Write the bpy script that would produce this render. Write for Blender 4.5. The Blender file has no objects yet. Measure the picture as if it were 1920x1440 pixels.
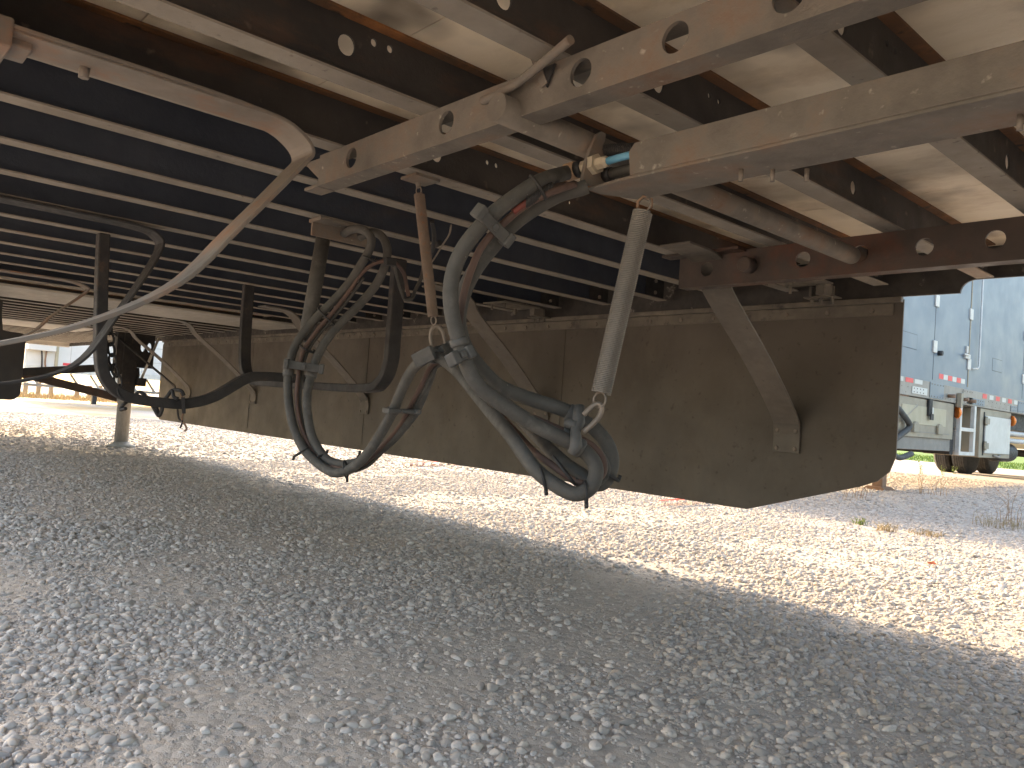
import bpy, math, random
import numpy as np
from mathutils import Vector, Matrix, noise

random.seed(7)
rng = np.random.default_rng(7)
scene = bpy.context.scene
col = scene.collection
R = math.radians

# ------------------------------------------------------------------ camera
YAW, PITCH, ROLL, FPX = 0.83408, 0.03626, 0.07035, 1467.3     # solved from vanishing points
CAM_H = 0.60
fwd = Vector((-math.sin(YAW)*math.cos(PITCH), math.cos(YAW)*math.cos(PITCH), math.sin(PITCH)))
r0 = Vector((math.cos(YAW), math.sin(YAW), 0)); u0 = r0.cross(fwd)
rgt = r0*math.cos(ROLL)+u0*math.sin(ROLL); upv = u0*math.cos(ROLL)-r0*math.sin(ROLL)
CAM = Vector((0, 0, CAM_H))
cd = bpy.data.cameras.new('camera'); cam = bpy.data.objects.new('camera', cd); col.objects.link(cam)
cd.sensor_fit = 'HORIZONTAL'; cd.sensor_width = 36.0; cd.lens = 36.0*FPX/1920.0
cd.clip_start = 0.02; cd.clip_end = 3000
m = Matrix.Identity(4)
for i in range(3):
    m[i][0] = rgt[i]; m[i][1] = upv[i]; m[i][2] = -fwd[i]; m[i][3] = CAM[i]
cam.matrix_world = m
scene.camera = cam

# ------------------------------------------------------------------ light
SUN_EL, SUN_AZ = R(22), R(2.2)
tosun = Vector((-math.cos(SUN_AZ)*math.cos(SUN_EL), math.sin(SUN_AZ)*math.cos(SUN_EL), math.sin(SUN_EL)))
w = bpy.data.worlds.new('World'); scene.world = w; w.use_nodes = True
nt = w.node_tree; nt.nodes.clear()
sky = nt.nodes.new('ShaderNodeTexSky'); sky.sky_type = 'NISHITA'; sky.sun_disc = False
sky.sun_elevation = SUN_EL; sky.sun_rotation = R(90) - math.atan2(tosun.y, tosun.x)
sky.air_density = 1.1; sky.dust_density = 4.2; sky.ozone_density = 0.0
bgn = nt.nodes.new('ShaderNodeBackground'); bgn.inputs[1].default_value = 0.15
wo = nt.nodes.new('ShaderNodeOutputWorld')
nt.links.new(sky.outputs[0], bgn.inputs[0]); nt.links.new(bgn.outputs[0], wo.inputs[0])
sd = bpy.data.lights.new('sun', 'SUN'); sd.energy = 2.0; sd.angle = R(0.53); sd.color = (1.0, 0.75, 0.46)
so = bpy.data.objects.new('sun', sd); col.objects.link(so)
so.rotation_mode = 'QUATERNION'; so.rotation_quaternion = tosun.to_track_quat('Z', 'Y'); so.location = (-20, 5, 15)
scene.view_settings.view_transform = 'Standard'; scene.view_settings.look = 'None'
scene.view_settings.exposure = 2.52; scene.view_settings.gamma = 1.0
scene.view_settings.use_curve_mapping = False
scene.cycles.max_bounces = 10; scene.cycles.diffuse_bounces = 6

# ------------------------------------------------------------------ pixel -> ray helpers (photo pixels, 1920x1440)
def ray(x, y): return fwd + rgt*((x-960)/FPX) - upv*((y-720)/FPX)
def on_x(x, y, X): v = ray(x, y); return CAM + v*(X/v.x)
def on_y(x, y, Y): v = ray(x, y); return CAM + v*(Y/v.y)
def on_z(x, y, Z): v = ray(x, y); return CAM + v*((Z-CAM_H)/v.z)
def at_d(x, y, D): return CAM + ray(x, y)*D

# ------------------------------------------------------------------ materials
def sock(n, i): return n.inputs[i]
def new_mat(name):
    m = bpy.data.materials.new(name); m.use_nodes = True
    nt = m.node_tree; b = nt.nodes['Principled BSDF']
    return m, nt, b
def rgb(c): return (c[0], c[1], c[2], 1.0)
def noise_node(nt, vec, scale, detail=6, rough=0.6, stretch=None):
    n = nt.nodes.new('ShaderNodeTexNoise'); n.inputs['Scale'].default_value = scale
    n.inputs['Detail'].default_value = detail; n.inputs['Roughness'].default_value = rough
    if stretch:
        mp = nt.nodes.new('ShaderNodeMapping'); mp.inputs['Scale'].default_value = stretch
        nt.links.new(vec, mp.inputs[0]); vec = mp.outputs[0]
    nt.links.new(vec, n.inputs['Vector']); return n.outputs[0]
def ramp(nt, fac, a, b):
    r = nt.nodes.new('ShaderNodeMapRange'); r.inputs[1].default_value = a; r.inputs[2].default_value = b
    r.clamp = True; nt.links.new(fac, r.inputs[0]); return r.outputs[0]
def mixc(nt, fac, a, b):
    n = nt.nodes.new('ShaderNodeMix'); n.data_type = 'RGBA'
    if isinstance(fac, float): n.inputs[0].default_value = fac
    else: nt.links.new(fac, n.inputs[0])
    for s, v in ((6, a), (7, b)):
        if isinstance(v, tuple): n.inputs[s].default_value = rgb(v)
        else: nt.links.new(v, n.inputs[s])
    return n.outputs[2]
def wmat(name, c1, c2, scale=5.0, rust=None, spots=None, rough=(0.5, 0.8), metal=0.0, bump=0.25, bscale=90.0,
         stretch=None, spec=0.4):
    """weathered surface: two-tone base, optional rust patches (colour, lo, hi, scale), optional spots, fine bump"""
    m, nt, b = new_mat(name)
    geo = nt.nodes.new('ShaderNodeNewGeometry'); pos = geo.outputs['Position']
    n1 = noise_node(nt, pos, scale, 8, 0.62, stretch)
    c = mixc(nt, ramp(nt, n1, 0.35, 0.65), c1, c2)
    if rust:
        n2 = noise_node(nt, pos, rust[3], 9, 0.68, rust[4] if len(rust) > 4 else None)
        c = mixc(nt, ramp(nt, n2, rust[1], rust[2]), c, rust[0])
    if spots:
        n3 = noise_node(nt, pos, spots[3], 3, 0.5)
        c = mixc(nt, ramp(nt, n3, spots[1], spots[2]), c, spots[0])
    nt.links.new(c, b.inputs['Base Color'])
    nr = noise_node(nt, pos, scale*3, 5, 0.6)
    rr = nt.nodes.new('ShaderNodeMapRange'); rr.inputs[1].default_value = 0.3; rr.inputs[2].default_value = 0.7
    rr.inputs[3].default_value = rough[0]; rr.inputs[4].default_value = rough[1]
    nt.links.new(nr, rr.inputs[0]); nt.links.new(rr.outputs[0], b.inputs['Roughness'])
    b.inputs['Metallic'].default_value = metal
    b.inputs['Specular IOR Level'].default_value = spec
    if bump:
        nb = noise_node(nt, pos, bscale, 6, 0.7)
        bp = nt.nodes.new('ShaderNodeBump'); bp.inputs['Strength'].default_value = bump; bp.inputs['Distance'].default_value = 0.004
        nt.links.new(nb, bp.inputs['Height']); nt.links.new(bp.outputs[0], b.inputs['Normal'])
    return m

M = {}
RUST = (0.20, 0.075, 0.028)
M['web'] = wmat('painted_web', (0.030, 0.028, 0.028), (0.058, 0.050, 0.045), 4, ((0.14, 0.062, 0.03), 0.54, 0.78, 3.6, (1, 0.4, 1.4)), ((0.16, 0.13, 0.10), 0.66, 0.78, 26), (0.55, 0.85))
M['flare_web'] = wmat('flare_tinted_web', (0.020, 0.027, 0.044), (0.034, 0.042, 0.060), 4, ((0.075, 0.050, 0.038), 0.58, 0.82, 3.6, (1, 0.4, 1.4)), None, (0.5, 0.8))  # near-black web with the blue cast of lens flare put into its colour
M['flange'] = wmat('dusty_flange', (0.20, 0.175, 0.145), (0.28, 0.25, 0.21), 7, ((0.21, 0.115, 0.06), 0.58, 0.8, 5, (1, 0.3, 1)), ((0.10, 0.085, 0.07), 0.66, 0.76, 45), (0.6, 0.9))
M['toprust'] = wmat('rusty_top_flange', (0.09, 0.055, 0.035), (0.17, 0.075, 0.03), 6, ((0.36, 0.15, 0.05), 0.52, 0.7, 5), ((0.03, 0.027, 0.025), 0.62, 0.7, 20), (0.6, 0.85))
M['floor'] = wmat('floor_board', (0.68, 0.59, 0.45), (0.80, 0.71, 0.57), 3.2, ((0.34, 0.22, 0.11), 0.52, 0.78, 3.6, (0.6, 1, 1)), ((0.15, 0.13, 0.105), 0.52, 0.74, 4.2), (0.35, 0.7), spec=0.5, stretch=(0.4, 2, 1))
M['rail'] = wmat('rail_steel', (0.118, 0.103, 0.086), (0.20, 0.176, 0.148), 9, ((0.17, 0.098, 0.058), 0.50, 0.74, 9), ((0.33, 0.30, 0.25), 0.66, 0.76, 60), (0.6, 0.9), bump=0.4)
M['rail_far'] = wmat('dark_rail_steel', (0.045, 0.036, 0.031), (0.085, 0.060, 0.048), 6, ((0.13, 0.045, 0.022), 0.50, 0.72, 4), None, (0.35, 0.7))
M['black'] = wmat('black_steel', (0.018, 0.018, 0.019), (0.035, 0.033, 0.032), 9, ((0.11, 0.09, 0.07), 0.64, 0.8, 14), None, (0.45, 0.8))
M['rack'] = wmat('rack_steel', (0.020, 0.020, 0.022), (0.040, 0.036, 0.034), 10, ((0.09, 0.055, 0.035), 0.58, 0.75, 12), None, (0.5, 0.8))
M['skirt'] = wmat('skirt_panel', (0.088, 0.075, 0.060), (0.122, 0.104, 0.083), 2.6, ((0.15, 0.125, 0.095), 0.52, 0.85, 4, (1, 1, 0.6)), ((0.068, 0.056, 0.043), 0.64, 0.76, 40), (0.45, 0.7), bump=0.15, bscale=45)
M['trim'] = wmat('skirt_trim', (0.12, 0.105, 0.085), (0.19, 0.165, 0.13), 12, ((0.05, 0.045, 0.04), 0.55, 0.7, 14), None, (0.45, 0.75))
M['sidelow'] = wmat('lower_side_rail', (0.030, 0.027, 0.026), (0.060, 0.052, 0.045), 14, ((0.24, 0.22, 0.19), 0.60, 0.68, 11), None, (0.4, 0.7))
M['brace'] = wmat('composite_brace', (0.098, 0.086, 0.071), (0.138, 0.120, 0.099), 8, ((0.17, 0.145, 0.118), 0.60, 0.8, 9), ((0.07, 0.06, 0.05), 0.68, 0.76, 40), (0.4, 0.65), bump=0.12)
M['brace_near'] = wmat('rust_dusted_brace', (0.15, 0.128, 0.108), (0.21, 0.18, 0.15), 8, ((0.30, 0.145, 0.075), 0.50, 0.72, 6), None, (0.45, 0.7), bump=0.12)
M['rubber'] = wmat('dusty_rubber', (0.055, 0.052, 0.047), (0.085, 0.080, 0.072), 16, ((0.13, 0.122, 0.11), 0.56, 0.78, 20), ((0.25, 0.235, 0.21), 0.745, 0.78, 120), (0.6, 0.85), bump=0.15)
M['cable'] = wmat('brown_cable', (0.07, 0.045, 0.038), (0.12, 0.072, 0.055), 14, None, None, (0.55, 0.8), bump=0.1)
M['redcable'] = wmat('red_cable', (0.22, 0.035, 0.025), (0.12, 0.04, 0.03), 14, None, None, (0.5, 0.7), bump=0.1)
M['clamp'] = wmat('grey_plastic', (0.060, 0.059, 0.057), (0.095, 0.092, 0.087), 20, None, None, (0.5, 0.8), bump=0.15)
M['spring'] = wmat('zinc_spring', (0.17, 0.155, 0.137), (0.24, 0.219, 0.193), 12, ((0.20, 0.17, 0.14), 0.6, 0.8, 10), None, (0.4, 0.65), metal=0.35)
M['spring_rust'] = wmat('rusty_spring', (0.17, 0.125, 0.095), (0.22, 0.165, 0.125), 30, ((0.25, 0.12, 0.06), 0.55, 0.7, 60), None, (0.6, 0.85))
M['wire'] = wmat('steel_wire', (0.17, 0.145, 0.12), (0.24, 0.20, 0.165), 20, None, None, (0.45, 0.7), metal=0.3)
M['brass'] = wmat('dull_fitting', (0.40, 0.34, 0.25), (0.52, 0.45, 0.34), 18, None, None, (0.45, 0.7), metal=0.2)
M['copperband'] = wmat('copper_band', (0.33, 0.215, 0.13), (0.40, 0.27, 0.17), 18, None, None, (0.5, 0.7))
M['bluehose'] = wmat('blue_air_line', (0.10, 0.30, 0.46), (0.16, 0.36, 0.50), 30, None, None, (0.4, 0.6), bump=0.05)
M['galv'] = wmat('galvanised', (0.36, 0.34, 0.30), (0.46, 0.43, 0.38), 7, ((0.22, 0.18, 0.14), 0.60, 0.8, 4), None, (0.4, 0.7), metal=0.1)
M['alu'] = wmat('aluminium', (0.52, 0.50, 0.46), (0.62, 0.60, 0.55), 8, ((0.35, 0.32, 0.27), 0.62, 0.8, 6), None, (0.35, 0.6), metal=0.15, bump=0.08)
M['alu_dull'] = wmat('dull_aluminium', (0.25, 0.225, 0.19), (0.32, 0.29, 0.245), 3, ((0.20, 0.175, 0.14), 0.6, 0.8, 4), None, (0.4, 0.65), bump=0.06)
M['white'] = wmat('white_paint', (0.56, 0.55, 0.52), (0.63, 0.62, 0.59), 2, None, None, (0.35, 0.55), bump=0.04)
M['bluewall'] = wmat('pale_blue_paint', (0.145, 0.182, 0.215), (0.17, 0.207, 0.24), 0.9, ((0.135, 0.155, 0.17), 0.62, 0.85, 1.6), None, (0.3, 0.5), bump=0.05, bscale=8)
M['seam'] = wmat('dark_seam', (0.10, 0.115, 0.125), (0.15, 0.165, 0.175), 5, None, None, (0.6, 0.8), bump=0)
M['tan'] = wmat('tan_paint', (0.25, 0.215, 0.155), (0.33, 0.285, 0.21), 2.5, ((0.28, 0.24, 0.18), 0.60, 0.8, 3), ((0.12, 0.10, 0.08), 0.70, 0.76, 12), (0.45, 0.7), bump=0.08)
M['tan_light'] = wmat('cream_panel', (0.37, 0.32, 0.215), (0.44, 0.385, 0.27), 3, ((0.42, 0.36, 0.25), 0.62, 0.8, 5), None, (0.45, 0.7), bump=0.05)
M['greybox'] = wmat('grey_box', (0.20, 0.18, 0.155), (0.26, 0.235, 0.20), 3, None, None, (0.5, 0.8), bump=0.08)
M['red'] = wmat('red_tape', (0.62, 0.05, 0.06), (0.70, 0.075, 0.08), 6, None, None, (0.3, 0.5), bump=0)
M['whitetape'] = wmat('white_tape', (0.50, 0.49, 0.45), (0.56, 0.55, 0.51), 6, None, None, (0.3, 0.5), bump=0)
M['orange'] = wmat('amber_lens', (0.80, 0.20, 0.03), (0.85, 0.25, 0.04), 6, None, None, (0.2, 0.35), bump=0)
M['rustleg'] = wmat('rusty_leg', (0.20, 0.12, 0.075), (0.27, 0.17, 0.11), 6, ((0.12, 0.06, 0.035), 0.55, 0.75, 5), None, (0.6, 0.85))
M['leg_white'] = wmat('worn_white_leg', (0.33, 0.32, 0.30), (0.42, 0.405, 0.375), 6, ((0.15, 0.13, 0.11), 0.55, 0.75, 5, (1, 1, 0.25)), None, (0.45, 0.7))
M['tyre'] = wmat('tyre_rubber', (0.028, 0.027, 0.026), (0.050, 0.047, 0.044), 9, ((0.12, 0.105, 0.085), 0.62, 0.85, 6), None, (0.7, 0.9))
M['wood'] = wmat('weathered_post', (0.17, 0.135, 0.10), (0.24, 0.20, 0.155), 8, None, None, (0.7, 0.9), stretch=(1, 1, 0.15))
M['panel_black'] = wmat('black_panel', (0.030, 0.028, 0.027), (0.045, 0.040, 0.037), 5, None, None, (0.45, 0.65), bump=0.08)
M['screen'] = wmat('display_glass', (0.02, 0.022, 0.025), (0.03, 0.032, 0.035), 5, None, None, (0.1, 0.2), bump=0)
M['dry'] = wmat('dry_stem', (0.24, 0.13, 0.065), (0.34, 0.22, 0.11), 8, None, None, (0.7, 0.9), bump=0)
M['straw'] = wmat('straw', (0.27, 0.205, 0.11), (0.34, 0.27, 0.15), 4, None, None, (0.7, 0.9), bump=0)
M['leafgreen'] = wmat('weed_leaf', (0.10, 0.16, 0.03), (0.20, 0.24, 0.05), 8, None, None, (0.6, 0.8), bump=0)
M['lawn'] = wmat('lawn_grass', (0.07, 0.135, 0.014), (0.12, 0.19, 0.025), 1.2, ((0.17, 0.19, 0.045), 0.6, 0.8, 3), None, (0.7, 0.9), bump=0)
M['leafred'] = wmat('fallen_leaf', (0.42, 0.09, 0.03), (0.50, 0.14, 0.04), 30, None, None, (0.6, 0.8), bump=0)
M['stain'] = wmat('road_asphalt', (0.16, 0.155, 0.15), (0.21, 0.205, 0.195), 2, None, None, (0.7, 0.9))

def paint_mark_mat():
    m, nt, b = new_mat('orange_marking_paint')
    geo = nt.nodes.new('ShaderNodeNewGeometry')
    n = noise_node(nt, geo.outputs['Position'], 30, 6, 0.8)
    c = mixc(nt, ramp(nt, n, 0.45, 0.60), (0.50, 0.014, 0.003), (0.45, 0.03, 0.008))
    nt.links.new(c, b.inputs['Base Color']); b.inputs['Roughness'].default_value = 0.8
    n2 = noise_node(nt, geo.outputs['Position'], 14, 8, 0.85)
    a = ramp(nt, n2, 0.30, 0.44); nt.links.new(a, b.inputs['Alpha'])
    return m
M['mark'] = paint_mark_mat()

def ground_mat():
    m, nt, b = new_mat('gravel_ground')
    geo = nt.nodes.new('ShaderNodeNewGeometry'); pos = geo.outputs['Position']
    big = noise_node(nt, pos, 0.7, 6, 0.6)
    c = mixc(nt, ramp(nt, big, 0.35, 0.65), (0.455, 0.398, 0.345), (0.555, 0.49, 0.428))
    v = nt.nodes.new('ShaderNodeTexVoronoi'); v.inputs['Scale'].default_value = 42; nt.links.new(pos, v.inputs['Vector'])
    sep = nt.nodes.new('ShaderNodeSeparateColor'); nt.links.new(v.outputs['Color'], sep.inputs[0])
    c2 = mixc(nt, sep.outputs[0], (0.41, 0.36, 0.312), (0.615, 0.545, 0.478))
    c = mixc(nt, 0.5, c, c2)
    fine = noise_node(nt, pos, 260, 4, 0.7)
    c = mixc(nt, ramp(nt, fine, 0.60, 0.80), c, (0.29, 0.26, 0.22))
    # dry ochre growth far from the parked rows
    och = noise_node(nt, pos, 0.22, 5, 0.6)
    sx = nt.nodes.new('ShaderNodeSeparateXYZ'); nt.links.new(pos, sx.inputs[0])
    far = ramp(nt, sx.outputs[0], -11.0, -18.0)
    mul = nt.nodes.new('ShaderNodeMath'); mul.operation = 'MULTIPLY'
    nt.links.new(far, mul.inputs[0]); nt.links.new(ramp(nt, och, 0.42, 0.62), mul.inputs[1])
    c = mixc(nt, mul.outputs[0], c, (0.40, 0.29, 0.15))
    nt.links.new(c, b.inputs['Base Color']); b.inputs['Roughness'].default_value = 0.92
    b.inputs['Specular IOR Level'].default_value = 0.15
    bp = nt.nodes.new('ShaderNodeBump'); bp.inputs['Strength'].default_value = 0.9; bp.inputs['Distance'].default_value = 0.010
    mm = nt.nodes.new('ShaderNodeMath'); mm.operation = 'MULTIPLY_ADD'; mm.inputs[1].default_value = 0.5
    inv = nt.nodes.new('ShaderNodeMath'); inv.operation = 'SUBTRACT'; inv.inputs[0].default_value = 1.0
    nt.links.new(v.outputs['Distance'], inv.inputs[1])
    nt.links.new(fine, mm.inputs[0]); nt.links.new(inv.outputs[0], mm.inputs[2])
    nt.links.new(mm.outputs[0], bp.inputs['Height']); nt.links.new(bp.outputs[0], b.inputs['Normal'])
    return m
M['ground'] = ground_mat()

def stone_mat():
    m, nt, b = new_mat('pebble')
    oi = nt.nodes.new('ShaderNodeObjectInfo'); geo = nt.nodes.new('ShaderNodeNewGeometry')
    cr = nt.nodes.new('ShaderNodeValToRGB'); e = cr.color_ramp.elements
    e[0].position = 0.0; e[0].color = rgb((0.30, 0.265, 0.238)); e[1].position = 1.0; e[1].color = rgb((0.62, 0.55, 0.487))
    for p, c in ((0.10, (0.37, 0.328, 0.292)), (0.45, (0.465, 0.41, 0.36)), (0.62, (0.50, 0.42, 0.345)), (0.80, (0.55, 0.485, 0.432))):
        k = e.new(p); k.color = rgb(c)
    nt.links.new(oi.outputs['Random'], cr.inputs[0])
    n = noise_node(nt, geo.outputs['Position'], 120, 5, 0.65)
    c = mixc(nt, ramp(nt, n, 0.5, 0.75), cr.outputs[0], (0.34, 0.315, 0.285))
    nt.links.new(c, b.inputs['Base Color']); b.inputs['Roughness'].default_value = 0.85
    b.inputs['Specular IOR Level'].default_value = 0.25
    bp = nt.nodes.new('ShaderNodeBump'); bp.inputs['Strength'].default_value = 0.25; bp.inputs['Distance'].default_value = 0.002
    nt.links.new(n, bp.inputs['Height']); nt.links.new(bp.outputs[0], b.inputs['Normal'])
    return m
M['stone'] = stone_mat()

# ------------------------------------------------------------------ mesh builder
class MB:
    def __init__(s): s.v = []; s.f = []; s.sm = []; s.mi = []
    def add(s, vs, fs, smooth=False, mi=0):
        o = len(s.v); s.v += [tuple(p) for p in vs]
        for f in fs: s.f.append(tuple(i+o for i in f)); s.sm.append(smooth); s.mi.append(mi)
        return s
    def box(s, a, b, mi=0):
        x0, y0, z0 = [min(a[i], b[i]) for i in range(3)]; x1, y1, z1 = [max(a[i], b[i]) for i in range(3)]
        vs = [(x0,y0,z0),(x1,y0,z0),(x1,y1,z0),(x0,y1,z0),(x0,y0,z1),(x1,y0,z1),(x1,y1,z1),(x0,y1,z1)]
        fs = [(0,3,2,1),(4,5,6,7),(0,1,5,4),(1,2,6,5),(2,3,7,6),(3,0,4,7)]
        return s.add(vs, fs, False, mi)
    def obox(s, c, ax, ay, az, mi=0):
        """box from centre and three half-axis vectors"""
        c = Vector(c); vs = []
        for k in (-1, 1):
            for (i, j) in ((-1,-1),(1,-1),(1,1),(-1,1)): vs.append(c + ax*i + ay*j + az*k)
        fs = [(0,3,2,1),(4,5,6,7),(0,1,5,4),(1,2,6,5),(2,3,7,6),(3,0,4,7)]
        return s.add(vs, fs, False, mi)
    def prism(s, poly, axis, a, b, mi=0, smooth=False):
        """poly = list of 2-D points in the plane normal to axis; extruded from a to b"""
        def P(p, t):
            return {'x': (t, p[0], p[1]), 'y': (p[0], t, p[1]), 'z': (p[0], p[1], t)}[axis]
        n = len(poly); vs = [P(p, a) for p in poly]+[P(p, b) for p in poly]
        fs = [tuple(range(n-1, -1, -1)), tuple(range(n, 2*n))]
        fs += [(i, (i+1) % n, (i+1) % n+n, i+n) for i in range(n)]
        return s.add(vs, fs, smooth, mi)
    def tube(s, pts, rad, n=10, cap=True, mi=0, closed=False):
        pts = [Vector(p) for p in pts]; N = len(pts)
        if not hasattr(rad, '__len__'): rad = [rad]*N
        T = []
        for i in range(N):
            if closed: t = pts[(i+1) % N]-pts[i-1]
            else: t = pts[min(i+1, N-1)]-pts[max(i-1, 0)]
            T.append(t.normalized())
        ref = Vector((0, 0, 1)) if abs(T[0].z) < 0.9 else Vector((1, 0, 0))
        nrm = (ref - T[0]*ref.dot(T[0])).normalized()
        vs = []
        for i in range(N):
            nrm = (nrm - T[i]*nrm.dot(T[i])).normalized(); bn = T[i].cross(nrm)
            for k in range(n):
                a = 2*math.pi*k/n; vs.append(pts[i]+(nrm*math.cos(a)+bn*math.sin(a))*rad[i])
        fs = []
        M_ = N if closed else N-1
        for i in range(M_):
            j = (i+1) % N
            for k in range(n): fs.append((i*n+k, i*n+(k+1) % n, j*n+(k+1) % n, j*n+k))
        s.add(vs, fs, True, mi)
        if cap and not closed:
            o = len(s.v)-len(vs)
            s.f.append(tuple(o+k for k in range(n-1, -1, -1))); s.sm.append(False); s.mi.append(mi)
            s.f.append(tuple(o+(N-1)*n+k for k in range(n))); s.sm.append(False); s.mi.append(mi)
        return s
    def sweep(s, pts, width, thick, side, mi=0):
        """flat bar swept along pts; 'side' is the fixed width direction"""
        pts = [Vector(p) for p in pts]; side = Vector(side).normalized(); vs = []; N = len(pts)
        for i in range(N):
            t = (pts[min(i+1, N-1)]-pts[max(i-1, 0)]).normalized(); nn = t.cross(side).normalized()
            for (a, b) in ((-1,-1),(1,-1),(1,1),(-1,1)): vs.append(pts[i]+side*(a*width/2)+nn*(b*thick/2))
        fs = [(0,3,2,1), tuple((N-1)*4+k for k in range(4))]
        for i in range(N-1):
            for k in range(4): fs.append((i*4+k, i*4+(k+1) % 4, (i+1)*4+(k+1) % 4, (i+1)*4+k))
        return s.add(vs, fs, False, mi)
    def lathe(s, prof, c, axis, n=24, mi=0, smooth=True):
        """prof = [(radius, offset along axis)]"""
        ax = Vector(axis).normalized(); ref = Vector((0,0,1)) if abs(ax.z) < 0.9 else Vector((1,0,0))
        e1 = (ref-ax*ref.dot(ax)).normalized(); e2 = ax.cross(e1); c = Vector(c); vs = []
        for (r, h) in prof:
            for k in range(n):
                a = 2*math.pi*k/n; vs.append(c+ax*h+(e1*math.cos(a)+e2*math.sin(a))*r)
        fs = []
        for i in range(len(prof)-1):
            for k in range(n): fs.append((i*n+k, i*n+(k+1) % n, (i+1)*n+(k+1) % n, (i+1)*n+k))
        s.add(vs, fs, smooth, mi); o = len(s.v)-len(vs)
        s.f.append(tuple(o+k for k in range(n-1, -1, -1))); s.sm.append(False); s.mi.append(mi)
        s.f.append(tuple(o+(len(prof)-1)*n+k for k in range(n))); s.sm.append(False); s.mi.append(mi)
        return s
    def holed(s, u0, u1, w0, w1, t0, t1, holes, P, mi=0, n=20):
        """plate u0..u1 x w0..w1, thickness t0..t1, holes [(u, w, ru, rw)] sorted by u; P(u,w,t)->xyz"""
        holes = sorted(holes); cuts = [u0]
        for a, b in zip(holes[:-1], holes[1:]): cuts.append((a[0]+a[2]+b[0]-b[2])/2)
        cuts.append(u1)
        if not holes:
            cuts = [u0, u1]
        for i, h in enumerate(holes):
            a, b = cuts[i], cuts[i+1]; cu, cw, ru, rw = h
            angs = sorted([2*math.pi*k/n for k in range(n)] + [math.atan2(w-cw, u-cu) % (2*math.pi) for u in (a, b) for w in (w0, w1)])
            outer = []; inner = []
            for an in angs:
                dx, dy = math.cos(an), math.sin(an); t = 1e9
                if dx > 1e-9: t = min(t, (b-cu)/dx)
                if dx < -1e-9: t = min(t, (a-cu)/dx)
                if dy > 1e-9: t = min(t, (w1-cw)/dy)
                if dy < -1e-9: t = min(t, (w0-cw)/dy)
                outer.append((cu+dx*t, cw+dy*t)); inner.append((cu+dx*ru, cw+dy*rw))
            N = len(angs)
            vs = [P(p[0], p[1], t0) for p in outer]+[P(p[0], p[1], t0) for p in inner]+[P(p[0], p[1], t1) for p in outer]+[P(p[0], p[1], t1) for p in inner]
            fs = []
            for k in range(N):
                j = (k+1) % N
                fs += [(k, j, N+j, N+k), (2*N+k, 3*N+k, 3*N+j, 2*N+j), (N+k, N+j, 3*N+j, 3*N+k), (k, 2*N+k, 2*N+j, j)]
            s.add(vs, fs, False, mi)
        return s
    def mesh(s, name, mats):
        me = bpy.data.meshes.new(name); me.from_pydata(s.v, [], s.f)
        me.polygons.foreach_set('use_smooth', s.sm); me.polygons.foreach_set('material_index', s.mi)
        for mm in (mats if isinstance(mats, (list, tuple)) else [mats]): me.materials.append(mm)
        me.update(); return me
    def build(s, name, mats, parent=None, bevel=0.0, recalc=True):
        me = s.mesh(name, mats)
        if recalc:
            import bmesh
            b = bmesh.new(); b.from_mesh(me); bmesh.ops.recalc_face_normals(b, faces=b.faces[:]); b.to_mesh(me); b.free()
        return link(name, me, parent, bevel)
def link(name, me, parent=None, bevel=0.0, loc=None):
    o = bpy.data.objects.new(name, me); col.objects.link(o)
    if parent is not None:
        o.parent = parent; o.matrix_parent_inverse = Matrix.Translation(-world_loc(parent))
    if loc: o.location = loc
    if bevel:
        bv = o.modifiers.new('bevel', 'BEVEL'); bv.width = bevel; bv.segments = 2; bv.limit_method = 'ANGLE'; bv.angle_limit = R(40)
    return o
WL = {}
def world_loc(o): return WL.get(o.name, Vector((0, 0, 0)))
def tag(o, label, cat, group=None):
    o['label'] = label; o['category'] = cat
    if group: o['group'] = group
    return o
def thing(name, loc, label, cat, group=None):
    o = bpy.data.objects.new(name, None); col.objects.link(o); o.location = loc; o.empty_display_size = 0.1
    WL[o.name] = Vector(loc); return tag(o, label, cat, group)
def structure(o): o['kind'] = 'structure'; return o
def smooth_path(pts, k=6):
    """Catmull-Rom"""
    pts = [Vector(p) for p in pts]; out = []; P = [pts[0]*2-pts[1]]+pts+[pts[-1]*2-pts[-2]]
    for i in range(1, len(P)-2):
        for j in range(k):
            t = j/k; a, b, c, d = P[i-1], P[i], P[i+1], P[i+2]
            out.append(0.5*((2*b)+(c-a)*t+(2*a-5*b+4*c-d)*t*t+(3*b-a-3*c+d)*t*t*t))
    out.append(pts[-1]); return out

# ================================================================== SETTING
def axis_coords(segs):
    out = []
    for a, b, st in segs:
        n = max(1, int(round((b-a)/st))); out += [a+(b-a)*i/n for i in range(n)]
    out.append(segs[-1][1]); return out
gx = axis_coords([(-900, -100, 200), (-100, -40, 10), (-40, -12, 1.0), (-12, 2.5, 0.07), (2.5, 12, 1.0), (12, 100, 20), (100, 900, 200)])
gy = axis_coords([(-900, -100, 200), (-100, -12, 11), (-12, -1.5, 0.8), (-1.5, 7, 0.07), (7, 20, 0.5), (20, 100, 10), (100, 900, 200)])
def ground_z(x, y):
    d = min(1.0, max(0, (x+12)/2), max(0, (2.5-x)/1.5), max(0, (y+1.5)/1), max(0, (7-y)/2))
    d = max(0, min(1, d))
    if d == 0: return 0.0
    return d*(0.006*noise.noise(Vector((x*0.9, y*0.9, 3.1)))+0.004*noise.noise(Vector((x*3.1, y*3.1, 7.7))))
g = MB(); nx, ny = len(gx), len(gy)
g.v = [(x, y, ground_z(x, y)) for x in gx for y in gy]
g.f = [(i*ny+j, (i+1)*ny+j, (i+1)*ny+j+1, i*ny+j+1) for i in range(nx-1) for j in range(ny-1)]
g.sm = [True]*len(g.f); g.mi = [0]*len(g.f)
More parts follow.
